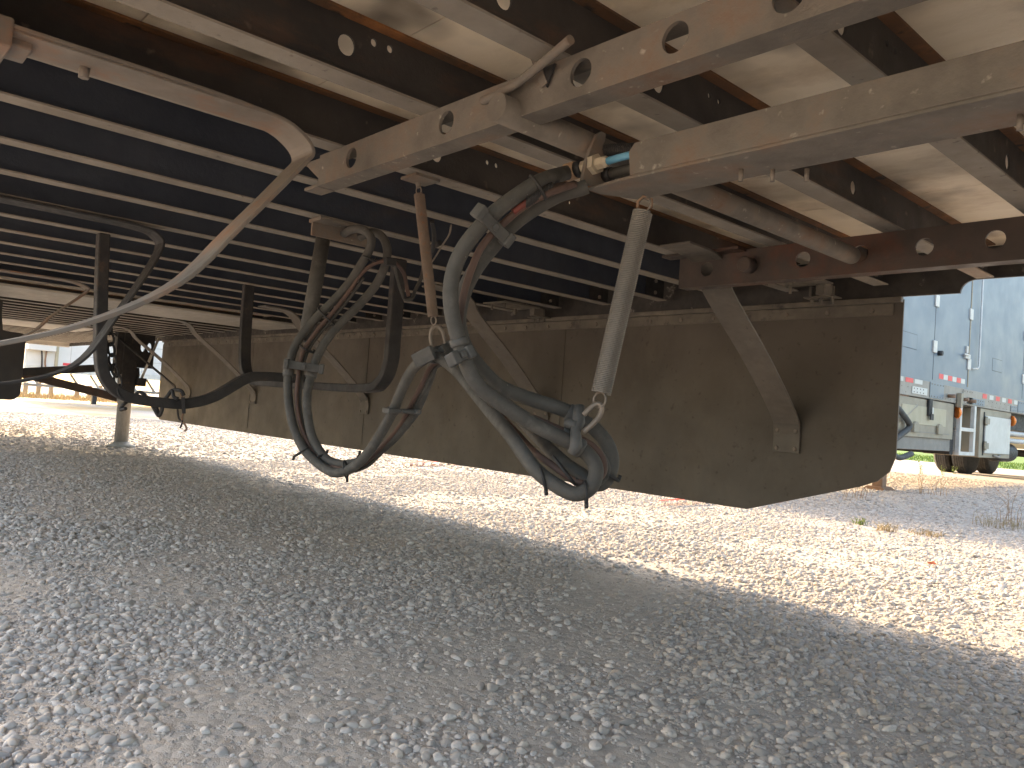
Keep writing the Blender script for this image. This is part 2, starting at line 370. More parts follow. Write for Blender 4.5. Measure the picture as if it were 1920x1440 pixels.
structure(g.build('ground', M['ground'], recalc=False))
# paved strip and lawn far off
lane = MB(); lane.box((-60, -40, -0.2), (-32, 60, 0.006)); structure(lane.build('road', M['stain']))
lawn = MB(); lawn.box((-30, 25.0, -0.2), (30, 120, 0.012)); structure(lawn.build('lawn', M['lawn']))

# ------------------------------------------------------------------ gravel (stuff)
def pebble(seed):
    import bmesh
    b = bmesh.new(); bmesh.ops.create_icosphere(b, subdivisions=3, radius=0.5)
    rr = random.Random(seed); off = Vector((rr.random()*50, rr.random()*50, rr.random()*50))
    sx, sy, sz = rr.uniform(0.95, 1.25), rr.uniform(0.7, 0.95), rr.uniform(0.48, 0.72)
    planes = [(Vector((rr.gauss(0, 1), rr.gauss(0, 1), rr.gauss(0, 1))).normalized(), rr.uniform(0.30, 0.42)) for _ in range(6)]
    for v in b.verts:
        c = v.co.copy(); c *= 1+0.34*noise.noise(c*2.1+off)+0.10*noise.noise(c*5.5+off)
        for n, d in planes:
            e = c.dot(n)-d
            if e > 0: c -= n*e*0.75
        v.co = Vector((c.x*sx, c.y*sy, c.z*sz))
    for f in b.faces: f.smooth = True
    me = bpy.data.meshes.new('pebble'); b.to_mesh(me); b.free(); me.materials.append(M['stone']); return me
pc = bpy.data.collections.new('pebble_shapes')
for i in range(12):
    pc.objects.link(bpy.data.objects.new('pebble_shape_%02d' % i, pebble(i)))
pts = []; rots = []; scl = []; idx = []
hd = math.atan2(fwd.y, fwd.x)
def scatter(n, dmin, dmax, smin, smax, half, dusty, lo=-0.24, hi=0.06):
    made = 0; tries = 0
    while made < n and tries < n*6:
        tries += 1
        d = math.sqrt(random.uniform(dmin*dmin, dmax*dmax)); a = hd+random.uniform(-half, half)
        x, y = d*math.cos(a), d*math.sin(a)
        if x > 2 or y < -1.2: continue
        if dusty:
            k = noise.noise(Vector((x*1.5, y*1.5, 0.4)))+0.6*noise.noise(Vector((x*4.0, y*4.0, 5.0)))
            if k < -0.12+random.uniform(-0.25, 0.25) and random.random() < 0.86: continue
        s = smin+(smax-smin)*(random.random()**2.4)
        pts.append((x, y, ground_z(x, y)+s*random.uniform(lo, hi)))
        rots.append((random.gauss(0, 0.22), random.gauss(0, 0.22), random.uniform(0, 6.283)))
        q = s*random.uniform(0.85, 1.15); scl.append((q, q, q)); idx.append(random.randrange(12)); made += 1
scatter(34000, 0.7, 3.2, 0.007, 0.029, R(46), True, -0.14, 0.12)
scatter(44000, 0.7, 3.2, 0.003, 0.010, R(46), False, -0.2, 0.1)
scatter(70000, 3.2, 7.5, 0.010, 0.034, R(42), True, -0.12, 0.14)
scatter(50000, 3.2, 7.5, 0.006, 0.018, R(42), False, -0.1, 0.2)
scatter(60000, 7.5, 16, 0.016, 0.042, R(40), False, -0.1, 0.15)
pm = bpy.data.meshes.new('gravel'); pm.from_pydata(pts, [], [])
for nm, tp, data in (('rot', 'FLOAT_VECTOR', rots), ('scl', 'FLOAT_VECTOR', scl)):
    at = pm.attributes.new(nm, tp, 'POINT'); at.data.foreach_set('vector', np.array(data, np.float32).ravel())
at = pm.attributes.new('pick', 'INT', 'POINT'); at.data.foreach_set('value', np.array(idx, np.int32))
go = bpy.data.objects.new('gravel', pm); col.objects.link(go); go['kind'] = 'stuff'
tag(go, 'loose pale grey pebbles spread over the yard under the trailer', 'gravel')
ng = bpy.data.node_groups.new('gravel_scatter', 'GeometryNodeTree')
ng.interface.new_socket('Geometry', in_out='INPUT', socket_type='NodeSocketGeometry')
ng.interface.new_socket('Geometry', in_out='OUTPUT', socket_type='NodeSocketGeometry')
gi = ng.nodes.new('NodeGroupInput'); gout = ng.nodes.new('NodeGroupOutput')
iop = ng.nodes.new('GeometryNodeInstanceOnPoints'); ci = ng.nodes.new('GeometryNodeCollectionInfo')
ci.inputs['Collection'].default_value = pc; ci.inputs['Separate Children'].default_value = True; ci.inputs['Reset Children'].default_value = True
def nattr(nm, tp):
    n = ng.nodes.new('GeometryNodeInputNamedAttribute'); n.data_type = tp; n.inputs['Name'].default_value = nm; return n.outputs['Attribute']
e2r = ng.nodes.new('FunctionNodeEulerToRotation')
ng.links.new(nattr('rot', 'FLOAT_VECTOR'), e2r.inputs[0])
ng.links.new(gi.outputs[0], iop.inputs['Points']); ng.links.new(ci.outputs[0], iop.inputs['Instance'])
iop.inputs['Pick Instance'].default_value = True
ng.links.new(nattr('pick', 'INT'), iop.inputs['Instance Index'])
ng.links.new(e2r.outputs[0], iop.inputs['Rotation']); ng.links.new(nattr('scl', 'FLOAT_VECTOR'), iop.inputs['Scale'])
ng.links.new(iop.outputs[0], gout.inputs[0])
md = go.modifiers.new('scatter', 'NODES'); md.node_group = ng

# ================================================================== THE TRAILER WE LIE UNDER
YN, YF = 0.05, 2.66              # near and far side
ZB = CAM_H+0.508                 # underside of the crossmembers
ZT = ZB+0.102                    # underside of the floor
NOSE, REAR = -11.95, 3.4
tr = thing('semi_trailer', (-4.3, 1.355, 0), 'long box trailer seen from beneath with dark crossmembers and rusty slide rails', 'trailer')

# floor boards (run lengthwise)
nb = 8; wb = (YF-YN)/nb
for i in range(nb):
    b = MB().box((NOSE+0.02, YN+i*wb+0.0012, ZT+0.0005), (REAR, YN+(i+1)*wb-0.0012, ZT+0.034)); b.build('floor_board', M['floor'], tr)

# crossmembers
def crossmember_mesh(nm, web, fl, holes=()):
    b = MB(); y0, y1 = YN+0.03, YF-0.03
    P = lambda u, w_, t: (t, u, w_)
    hs = [(y, z, r*0.9, r) for y, z, r in holes]
    if hs: b.holed(y0, y1, 0.004, 0.098, -0.002, 0.002, hs, P, 0)
    else: b.box((-0.002, y0, 0.004), (0.002, y1, 0.098), 0)
    b.box((-0.024, y0, 0), (0.024, y1, 0.0039), 1)          # bottom flange
    b.box((-0.024, y0, 0.0981), (0.024, y1, 0.102), 2)      # top flange
    return b.mesh(nm, [web, fl, M['toprust']])
HA = [(0.66, 0.048, 0.016), (1.00, 0.049, 0.018), (1.145, 0.074, 0.0055), (1.175, 0.073, 0.0055), (1.72, 0.052, 0.016)]
cm = crossmember_mesh('crossmember', M['web'], M['flange'], HA)
cm_c = crossmember_mesh('crossmember', M['web'], M['flange'], [(1.015, 0.056, 0.016), (1.163, 0.079, 0.006), (1.191, 0.079, 0.006), (1.45, 0.05, 0.005)])
cm_b = crossmember_mesh('crossmember', M['web'], M['flange'], [(0.22, 0.07, 0.006), (0.60, 0.056, 0.017), (0.649, 0.078, 0.0065), (0.680, 0.079, 0.0065), (1.72, 0.052, 0.014)])
cm_plain = crossmember_mesh('plain_crossmember', M['flare_web'], M['flange'])
cm_front = crossmember_mesh('front_crossmember', M['web'], M['galv'])
ep = MB(); ep.box((0.0025, YF-0.15, 0.006), (0.0055, YF-0.032, 0.096))
epm = ep.mesh('end_plate', M['black'])
btm = [MB().lathe([(0.008, 0), (0.008, 0.005), (0.005, 0.008)], (0.0056, YF-0.09, z), (1, 0, 0), 8).mesh('bolt', M['wire']) for z in (0.026, 0.074)]
xs = [-0.495-0.305*k for k in range(-12, 0)]
xs = [x for x in xs if x < REAR-0.05]+[-0.495, -0.80, -1.11, -1.425, -1.694]
xs += [-2.004-0.305*k for k in range(0, 10)]
for i, x in enumerate(xs):
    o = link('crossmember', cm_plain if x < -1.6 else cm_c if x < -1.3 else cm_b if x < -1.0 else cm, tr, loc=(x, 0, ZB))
    if -4.9 < x < 0.2:
        for mm_, nm in ((epm, 'end_plate'), (btm[0], 'bolt'), (btm[1], 'bolt')):
            c = link(nm, mm_, None); c.parent = o
for k in range(25):
    link('crossmember', cm_front, tr, loc=(-5.85-0.245*k, 0, ZB))
MB().box((-5.70, YN+0.06, ZB-0.016), (-5.02, YF-0.06, ZB-0.001)).build('bolster_plate', M['galv'], tr, 0.003)
MB().box((-8.75, 0.9, ZB-0.012), (-7.9, 2.0, ZB-0.001)).build('coupler_plate', M['galv'], tr, 0.003)
MB().box((NOSE, YN, ZB-0.05), (NOSE+0.06, YF, ZT)).build('front_sill', M['galv'], tr, 0.004)
# body above (walls, roof, nose)
MB().box((NOSE-0.002, YN-0.001, ZT), (NOSE+0.0, YF+0.001, 4.05)).box((NOSE-0.03, YN, ZT+0.05), (NOSE-0.003, YF, 4.05)).build('front_wall', M['white'], tr)
for y, s in ((YN, 1), (YF, -1)):
    MB().box((NOSE, y, ZT+0.02), (REAR, y-s*0.03, 4.05)).build('side_wall', M['white'], tr)
MB().box((NOSE, YN, 4.05), (REAR, YF, 4.09)).build('roof', M['white'], tr)
MB().box((REAR, YN-0.03, ZT), (REAR+0.05, YF+0.03, 4.05)).build('rear_door', M['white'], tr)
# lower side rails: a deep strip over the skirt that ends in a curved cut
def side_rail(y, s):
    b = MB(); x1 = on_y(1800, 548, YF).x
    prof = [(NOSE+0.05, ZB-0.036), (x1-0.0, ZB-0.036)]
    for k in range(1, 7):
        a = k/6*math.pi/2; prof.append((x1+0.042*(1-math.cos(a)), ZB-0.036+0.040*math.sin(a)))
    prof += [(REAR, ZB+0.004), (REAR, ZT+0.02), (NOSE+0.05, ZT+0.02)]
    b.prism(prof, 'y', y, y-s*0.012); return b.build('lower_side_rail', M['sidelow'], tr, 0.0015)
side_rail(YF, -1); side_rail(YN, 1)

# ---- slide rails
def slide_rail(y, x0, x1, zt, zb, fl, hole_x, r, mat, name):
    b = MB(); P = lambda u, w_, t: (u, t, w_)
    hs = [(x, (zt+zb)/2+0.002, r, r) for x in hole_x]
    b.holed(x0, x1, zb, zt, y, y+0.006, hs, P, 0, 28)
    b.box((x0, y+0.0062, zb), (x1, y+fl, zb+0.006)); b.box((x0, y+0.0062, zt-0.006), (x1, y+fl, zt-0.0002))
    return b.build(name, mat, tr, 0.0)
ha = [on_y(x, y_, 0.766).x for x, y_ in ((658, 305), (836, 240), (940, 195), (1088, 145), (1265, 83), (1478, 10))]
ha += [ha[-1]+0.152*k for k in range(1, 16)]
XA = -1.49
railA = slide_rail(0.766, XA, 2.2, ZB-0.001, CAM_H+0.443, 0.042, ha, 0.020, M['rail'], 'slide_rail')
hc = [on_y(x, y_, 1.945).x for x, y_ in ((1325, 508), (1400, 495), (1505, 490), (1612, 482), (1733, 467), (1866, 455))]
hc += [hc[-1]+0.150*k for k in range(1, 14)]
railC = slide_rail(1.945, -1.425, 2.2, ZB-0.001, CAM_H+0.411, 0.045, hc, 0.021, M['rail_far'], 'slide_rail')
# gusset at the end of the near rail
gq = [on_y(px, py, 0.775) for px, py in ((609, 346), (574, 298), (572, 240), (650, 230), (645, 335))]
gp = MB().prism([(q.x, min(q.z, ZB-0.002)) for q in gq], 'y', 0.7725, 0.779); gp.build('rail_gusset', M['rail'], tr, 0.001)
tp = MB().box((XA-0.06, 0.766, CAM_H+0.4415), (XA-0.0005, 0.808, CAM_H+0.449)); tp.build('rail_toe', M['rail'], tr, 0.002)
# mounting plate at far rail end
MB().box((-1.46, 1.90, ZB-0.008), (-1.20, 1.944, ZB-0.001)).build('rail_shim', M['rail_far'], tr)

# ---- hose channel: folded steel box under the crossmembers
yb0, yb1 = 0.905, 1.003; zb0, zb1 = CAM_H+0.3665, CAM_H+0.421; xb = -0.772
c = MB()
face = [(xb, zb0), (2.2, zb0), (2.2, zb1), (xb, zb1)]
c.prism([(xb+0.006, zb0+0.005), (2.2, zb0+0.005), (2.2, zb1), (xb+0.012, zb1), (xb+0.001, zb1-0.012)], 'y', yb0, yb0+0.005)
c.prism([(xb+0.0, zb0+0.005), (2.2, zb0+0.005), (2.2, zb1), (xb+0.0, zb1)], 'y', yb1-0.005, yb1)
# underside with the pointed tongue at its end
tip = on_z(1095, 350, zb0); t2 = on_z(1168, 384, zb0)
c.prism([(xb-0.087, yb0+0.010), (xb-0.087, yb0+0.040), (xb-0.056, yb1), (2.2, yb1), (2.2, yb0), (xb, yb0), (xb-0.025, yb0+0.003)], 'z', zb0, zb0+0.005)
c.build('hose_channel', M['rail'], tr, 0.0015)
for xk in (-0.19, 0.42, 1.03):
    MB().box((xk-0.03, yb0+0.03, zb1-0.02), (xk-0.022, yb1-0.0051, ZB+0.001)).build('channel_hanger', M['rail'], tr)
# upturned end bracket
bk = MB(); bx = on_z(1097, 352, zb0).x+0.004
bpl = [on_x(px, py, bx) for px, py in ((1094, 353), (1093, 336), (1100, 300), (1112, 268), (1120, 251), (1128, 246), (1136, 250), (1135, 264), (1130, 273), (1134, 290), (1151, 343), (1122, 351))]
bk.prism([(q.y, max(q.z, zb0+0.0052)) for q in bpl], 'x', bx, bx-0.007)
bk.build('end_bracket', M['rail'], tr, 0.0008)
for px, py in ((1390, 318), (1449, 318), (1513, 318), (1913, 216)):
    p = on_z(px, py, zb0); MB().lathe([(0.0035, 0), (0.0035, -0.018)], (p.x, p.y, zb0+0.001), (0, 0, 1), 8).build('screw_tip', M['wire'], tr)

# ---- cross pipe, stub pins, pull rod
zp = CAM_H+0.4525
MB().lathe([(0.0215, 0), (0.0215, 1.19), (0.019, 1.197), (0.012, 1.2)], (-0.888, 0.735, zp), (0, 1, 0), 24).build('cross_pipe', M['rail'], tr)
pin = on_y(1402, 497, 1.93); MB().lathe([(0.022, 0.03), (0.022, -0.030), (0.019, -0.034)], (pin.x, 1.94, pin.z), (0, 1, 0), 20).build('slide_pin', M['rail_far'], tr)
pr = [on_y(905, 189, 0.758), on_y(935, 177, 0.752), on_y(975, 152, 0.745), on_y(1010, 124, 0.735), on_y(1045, 95, 0.73), on_y(1070, 74, 0.725)]
MB().tube(smooth_path(pr, 5), 0.0068, 12).build('pull_rod', M['rail'], tr)
sp_ = [on_y(990, 88, 0.76), on_y(1003, 110, 0.757), on_y(1022, 160, 0.760)]
MB().sweep(sp_, 0.012, 0.003, (1, 0, 0.4)).build('keeper_tab', M['rail'], tr)
tab = [on_y(1040, 118, 0.758), on_y(1024, 163, 0.760), on_y(1018, 128, 0.758)]
MB().add([p for p in tab]+[p+Vector((0, 0.004, 0)) for p in tab], [(0, 1, 2), (5, 4, 3), (0, 3, 4, 1), (1, 4, 5, 2), (2, 5, 3, 0)]).build('keeper_tab', M['black'], tr)

# ---- side skirts with braces
def skirt_profile():
    xr = -1.045; zt = CAM_H+0.462; zl = 0.30
    p = [(-8.13, zt), (-8.17, zt-0.03), (-8.17, 0.45), (-8.10, 0.285)]
    p += [(-1.575, zl)]
    p += [(xr-0.115, 0.432), (xr-0.055, 0.458), (xr-0.018, 0.492), (xr, 0.545), (xr, zt)]
    return p, zt, xr
def skirt(y, s, name):
    pr_, zt, xr = skirt_profile(); sk = MB()
    root = MB(); cuts = [-8.17, -6.05, -4.33, -2.60, -1.045]
    # hinge rail as the skirt's own mesh
    root.box((-8.13, y-s*0.004, zt-0.012), (xr, y-s*0.026, zt+0.006)); root.box((-8.13, y-s*0.002, zt-0.052), (xr-0.03, y-s*0.0075, zt-0.0125))
    ro = root.build(name, M['trim'], tr, 0.0015)
    def clip(poly, a, b):
        def half(pl, xk, keep):
            out = []
            for i in range(len(pl)):
                p, q = pl[i], pl[(i+1) % len(pl)]; ip = keep(p[0]-xk); iq = keep(q[0]-xk)
                if ip: out.append(p)
                if ip != iq:
                    t = (xk-p[0])/(q[0]-p[0]); out.append((xk, p[1]+t*(q[1]-p[1])))
            return out
        return half(half(poly, a, lambda d: d >= -1e-9), b, lambda d: d <= 1e-9)
    for a, b in zip(cuts[:-1], cuts[1:]):
        pl = clip(pr_, a+(0.0015 if a > -8 else 0), b-(0.0015 if b < -1.1 else 0))
        o = MB().prism(pl, 'y', y, y+s*0.006).build('skirt_panel', M['skirt'], None, 0.0); o.parent = ro; o.matrix_parent_inverse = Matrix.Translation(-Vector((-4.3, 1.355, 0))) @ Matrix.Identity(4)
        o.matrix_parent_inverse = Matrix.Identity(4)
    for xk in cuts[1:-1]:
        o = MB().box((xk-0.022, y-s*0.0005, 0.33), (xk+0.022, y-s*0.003, zt-0.053)).build('joint_strip', M['skirt'], None); o.parent = ro
    bo = MB(); x = xr-0.10
    while x > -8.0:
        bo.lathe([(0.009, 0), (0.007, 0.004)], (x, y-s*0.0074, zt-0.034), (0, -s, 0), 8); x -= 0.155
    o = bo.build('rivet', M['wire'], None); o.parent = ro; o['kind'] = 'stuff'
    return ro
far_skirt = skirt(YF, 1, 'side_skirt')          # the near one has been taken off: only its braces hang there

def brace(path, width, mat, plate_at=None, s=1):
    o = MB().sweep(smooth_path(path, 6), width, 0.007, (1, 0, 0)).build('skirt_brace', mat, tr, 0.0015)
    return o
def far_brace(x, ytop, zlow, kind):
    yy = YF-0.006
    if kind == 'straight':
        pth = [(x, ytop-0.22, ZB-0.005), (x, ytop-0.08, ZB-0.012), (x, ytop-0.01, ZB-0.045), (x, ytop+0.04, ZB-0.10), (x, (ytop+yy)/2+0.01, (ZB+zlow)/2-0.03), (x, yy-0.06, zlow+0.045), (x, yy-0.006, zlow-0.02), (x, yy-0.004, zlow-0.10)]
    tx = 0.10 if x > -2 else 0.05
    pth = [(x+tx*min(1, max(0, (p[2]-zlow)/(ZB-zlow))), p[1], p[2]) for p in pth]
    o = brace(pth, 0.103, M['brace'])
    for dx in (-0.035, 0.035):
        for dz in (0.02, 0.085):
            c_ = MB().lathe([(0.008, 0), (0.006, 0.005)], (x+dx, yy-0.008, zlow-dz), (0, -1, 0), 8).build('bolt', M['wire'], None); c_.parent = o
    return o
for xk in (-1.425, -2.70, -4.30, -5.95, -7.35): far_brace(xk, 2.00 if xk > -2 else 2.12, 0.625, 'straight')
def near_brace(x, yb, ze, x_end):
    h = ZB-0.012
    pth = [(x, YN+0.06, h), (x, yb-0.22, h), (x, yb-0.10, h-0.003), (x, yb-0.03, h-0.012), (x, yb+0.012, h-0.045), (x, yb-0.01, h-0.085),
           (x, yb-0.11, h-0.215), (x, yb-0.20, h-0.325), (x, yb-0.34, h-0.412), (x, yb-0.50, h-0.47), (x, YN+0.012, h-0.50), (x, YN+0.006, h-0.58)]
    return brace(pth, 0.082, M['brace_near'])
near_brace(-1.345, 0.645, 0, 0)
dbl = [(-1.385, 0.11), (-1.305, 0.11), (-1.305, 0.60), (-1.318, 0.625), (-1.385, 0.565)]
MB().prism(dbl, 'z', ZB-0.0195, ZB-0.0160).build('brace_strap', M['brace_near'], tr, 0.001)
def near_brace2(x, yb, pts_):
    brace([(x, YN+0.06, ZB-0.012), (x, yb-0.25, ZB-0.012), (x, yb-0.08, ZB-0.014), (x, yb-0.01, ZB-0.028)]+pts_, 0.08, M['rack' if x > -3 else 'brace_near'])
near_brace2(-2.60, 0.80, [(-2.60, 0.805, ZB-0.085), (-2.60, 0.70, 0.81), (-2.60, 0.605, 0.655), (-2.60, 0.46, 0.59), (-2.60, 0.28, 0.565), (-2.60, YN+0.012, 0.55), (-2.60, YN+0.008, 0.48)])
near_brace2(-4.35, 1.02, [(-4.35, 1.022, ZB-0.06), (-4.35, 0.89, 0.92), (-4.35, 0.776, 0.80), (-4.35, 0.5, 0.68), (-4.35, YN+0.012, 0.55), (-4.35, YN+0.008, 0.48)])
# bracket lump bolted by the near brace top
nbk = MB()
nbk.box((-1.415, 0.10, ZB-0.045), (-1.30, 0.185, ZB-0.002)); nbk.box((-1.40, 0.184, ZB-0.030), (-1.33, 0.215, ZB-0.004))
MB().lathe([(0.011, 0.001), (0.011, -0.016)], (-1.36, 0.15, ZB-0.045), (0, 0, 1), 6).build('bolt', M['brace_near'], tr); MB().lathe([(0.008, 0.001), (0.008, -0.02)], (-1.36, 0.29, ZB-0.016), (0, 0, 1), 6).build('bolt', M['brace_near'], tr)
nbk.build('brace_bracket', M['brace_near'], tr, 0.003)

# small clamps on the far side rail
for (xc, yc) in ((-1.28, 2.40), (-2.72, 2.45)):
    k = MB(); k.box((xc-0.09, yc-0.12, ZB-0.010), (xc+0.07, yc+0.10, ZB-0.004)); k.box((xc-0.05, yc+0.13, ZB-0.045), (xc+0.06, yc+0.19, ZB-0.040))
    k.box((xc+0.02, yc+0.08, ZB-0.044), (xc+0.05, yc+0.14, ZB-0.005))
    k.box((xc-0.03, yc+0.13, ZB-0.039), (xc-0.02, yc+0.19, ZB-0.005))
    for dx, dy, L in ((-0.07, -0.08, 0.03), (0.03, -0.09, 0.03), (-0.06, 0.06, 0.035), (0.0, 0.16, 0.06), (0.045, 0.15, 0.062), (-0.035, 0.165, 0.06)):
        k.lathe([(0.006, -0.002), (0.006, -L)], (xc+dx, yc+dy, ZB-0.004), (0, 0, 1), 8)
    k.build('rail_clamp', M['trim'], tr, 0.0015)

# ---- spare rack: two bent flat hoops
def rect_hoop(path, wd, th, side, name='rack_bar'):
    return MB().sweep(smooth_path(path, 6), wd, th, side).build(name, M['rack'], tr, 0.004)
X1 = -2.921
rect_hoop([(X1, 0.725, ZB), (X1, 0.735, 0.90), (X1, 0.752, 0.68), (X1, 0.785, 0.60), (X1, 0.85, 0.56), (X1, 0.95, 0.548), (X1, 1.045, 0.548), (X1, 1.147, 0.58), (X1, 1.257, 0.652), (X1, 1.33, 0.672), (X1, 1.52, 0.675)], 0.045, 0.036, (1, 0, 0))
Y2 = 1.52
rect_hoop([(-3.56, Y2, ZB), (-3.55, Y2, 0.85), (-3.52, Y2, 0.72), (-3.45, Y2, 0.668), (-3.33, Y2, 0.655), (-2.9, Y2, 0.650), (-2.46, Y2, 0.650), (-2.36, Y2, 0.675), (-2.315, Y2, 0.74), (-2.31, Y2, 0.85), (-2.31, Y2, ZB)], 0.05, 0.030, (0, 1, 0))
# hanging post and hose bracket plate on the crossmember
bp_ = [on_z(598, 423, ZB-0.004), on_z(720, 462, ZB-0.05)]
br = MB(); bxx = -2.02
br.box((bxx-0.004, 1.03, ZB-0.050), (bxx+0.004, 1.235, ZB+0.0)); br.box((bxx-0.02, 1.03, ZB-0.012), (bxx+0.05, 1.14, ZB-0.001))
br.build('hose_bracket', M['rail'], tr, 0.002)
pst = [on_x(606, 446, -2.06), on_x(590, 540, -2.06), on_x(572, 640, -2.06)]
MB().tube(pst, 0.021, 16).build('hanging_post', M['rubber'], tr)

# ---- landing gear at the far side, and its twin
def landing_gear(y):
    x = -8.16; b = MB()
    b.box((x-0.065, y-0.065, 0.46), (x+0.065, y+0.065, ZB)); ro = b.build('landing_gear', M['rack'], tr, 0.006)
    def sub(mb, nm, mt, bv=0.0):
        o = mb.build(nm, mt, None, bv); o.parent = ro; return o
    sub(MB().lathe([(0.062, 0.05), (0.062, 0.44), (0.070, 0.44), (0.070, 0.47)], (x, y, 0), (0, 0, 1), 24), 'leg', M['leg_white'])
    sub(MB().lathe([(0.13, 0.006), (0.135, 0.018), (0.10, 0.028), (0.075, 0.055)], (x, y, 0), (0, 0, 1), 24), 'foot', M['leg_white'])
    s = 1 if y > 1.3 else -1
    P = lambda u, w_, t: (t, u, w_)
    gg = MB(); gg.holed(min(y+s*0.066, y+s*0.225), max(y+s*0.066, y+s*0.225), 0.78, ZB, x+0.02, x+0.03, [(y+s*0.115, 0.985, 0.02, 0.045), (y+s*0.175, 0.985, 0.02, 0.045)], P)
    sub(gg, 'gusset', M['rack'])
    sub(MB().prism([(y+s*0.066, 0.55), (y+s*0.11, 0.70), (y+s*0.10, 0.779), (y+s*0.066, 0.779)], 'x', x+0.02, x+0.03), 'gusset', M['rack'])
    sub(MB().box((x-0.05, y-s*0.0655, 0.70), (x+0.05, y-s*0.125, ZB)), 'gusset', M['rack'])
    sub(MB().tube([(x+0.05, y+s*0.25, ZB-0.02), (x+0.07, y+s*0.11, 0.66)], 0.012, 10), 'crank', M['alu'])
    sub(MB().box((x+0.03, y+s*0.07, 0.60), (x+0.11, y+s*0.15, 0.68)), 'crank_holder', M['rack'])
    return ro
lg1 = landing_gear(2.345); lg2 = landing_gear(0.365)
def bar3(a, b, wd, th, nm, mt):
    a, b = Vector(a), Vector(b); d = (b-a).normalized(); side = Vector((1, 0, 0)); side = (side-d*side.dot(d)).normalized()
    MB().sweep([a, b], wd, th, side).build(nm, mt, tr, 0.002)
bar3((-8.16, 2.30, 0.775), (-8.16, 0.40, 0.50), 0.06, 0.07, 'cross_brace', M['rack'])
bar3((-8.20, 2.30, 0.47), (-8.20, 0.40, 0.86), 0.05, 0.075, 'cross_brace', M['rail_far'])
bar3((-8.20, 2.20, ZB-0.02), (-7.55, 2.60, 0.62), 0.04, 0.012, 'cross_brace', M['rack'])
# black flap panel hung mid-trailer
fp = []
zc = 0.447
for k in range(7):
    a = k/6*math.pi/2; fp.append((1.115-0.06+0.06*math.sin(a), zc+0.06-0.06*math.cos(a)))
fp += [(1.118, 0.87), (1.10, 0.90), (0.98, 0.91), (0.965, 1.02), (0.965, ZB), (0.55, ZB), (0.55, zc)]
MB().prism(fp, 'x', -6.2, -6.185).build('flap_panel', M['panel_black'], tr, 0.004)

# ---- tandem wheels behind the camera side (out of frame to the right)
def wheel(parent, x, y, r=0.5, wd=0.26, sgn=1):
    prof = [(r*0.56, -wd/2), (r*0.80, -wd/2-0.01), (r*0.94, -wd/2+0.005), (r*0.985, -wd/2+0.04), (r, 0), (r*0.985, wd/2-0.04), (r*0.94, wd/2-0.005), (r*0.80, wd/2+0.01), (r*0.56, wd/2)]
    ty = MB().lathe(prof, (x, y, r), (0, 1, 0), 36).build('wheel', M['tyre'], parent)
    rm = MB().lathe([(r*0.555, -wd/2+0.02), (r*0.30, -0.04), (r*0.18, 0.03), (r*0.18, 0.05), (r*0.3, 0.06), (r*0.555, wd/2-0.02)], (x, y, r), (0, 1, 0), 24).build('rim', M['alu'], None); rm.parent = ty
    return ty
for xw in (1.75, 2.95):
    for yw in (0.20, 0.52, 2.19, 2.51): wheel(tr, xw, yw)
    MB().lathe([(0.06, 0), (0.06, 2.2)], (xw, 0.25, 0.5), (0, 1, 0), 14).build('axle', M['black'], tr)
for yw in (0.86, 1.85): MB().box((1.3, yw-0.05, 0.56), (3.3, yw+0.05, CAM_H+0.41)).build('bogie_beam', M['black'], tr, 0.004)

# ================================================================== HOSES, SPRINGS, CHAIN (hang from the trailer)
def fD(D):
    t = min(1, max(0, (D-1.54)/0.24)); t = t*t*(3-2*t); return D*(0.83+0.17*t)
def at_h(x, y, D): return at_d(x, y, fD(D))
def hose_from(pxd, r, name, mat, parent, n=14):
    return MB().tube(smooth_path([at_h(*p) for p in pxd], 5), r, n).build(name, mat, parent)
_h0 = on_z(1097, 352, zb0).x+0.004; _p = on_x(1112, 309, _h0)-Vector((0.007, 0, 0))+Vector((-1, -0.10, -0.10)).normalized()*0.040
def to_px(p):
    v = p-CAM; d = v.dot(fwd); return (960+FPX*v.dot(rgt)/d, 720-FPX*v.dot(upv)/d, d/0.83)
H1a = [to_px(_p+Vector((0.02, 0.002, 0.002))), to_px(_p),(1017,338,1.46),(966,369,1.44),(920,405,1.43),(879,451,1.42),(856,492,1.42),(845,539,1.42),(848,590,1.42),(861,641,1.425),(879,693,1.43),(904,729,1.44),(945,760,1.455),(997,793,1.47),(1048,819,1.48),(1082,837,1.485),(1102,852,1.485),(1115,870,1.48),(1117,890,1.475),(1110,910,1.47),(1098,921,1.47),(1080,926,1.47),(1060,920,1.475),(1035,905,1.485),(1014,890,1.50),(993,867,1.52),(960,820,1.56),(920,772,1.62),(884,729,1.68),(858,698,1.71),(832,676,1.73),(812,668,1.74),(797,673,1.75),(775,691,1.77),(756,725,1.80),(737,770,1.83),(719,804,1.86),(696,841,1.89),(674,867,1.92),(648,883,1.95),(625,886,1.98),(599,871,2.02),(572,845,2.06),(554,811,2.10),(544,774,2.13),(540,736,2.16),(541,699,2.18),(550,657,2.20),(569,624,2.21),(595,594,2.22),(625,564,2.22),(655,530,2.21),(677,496,2.19),(692,470,2.18),(696,448,2.17),(686,434,2.18),(670,429,2.20),(655,432,2.23),(645,438,2.26)]
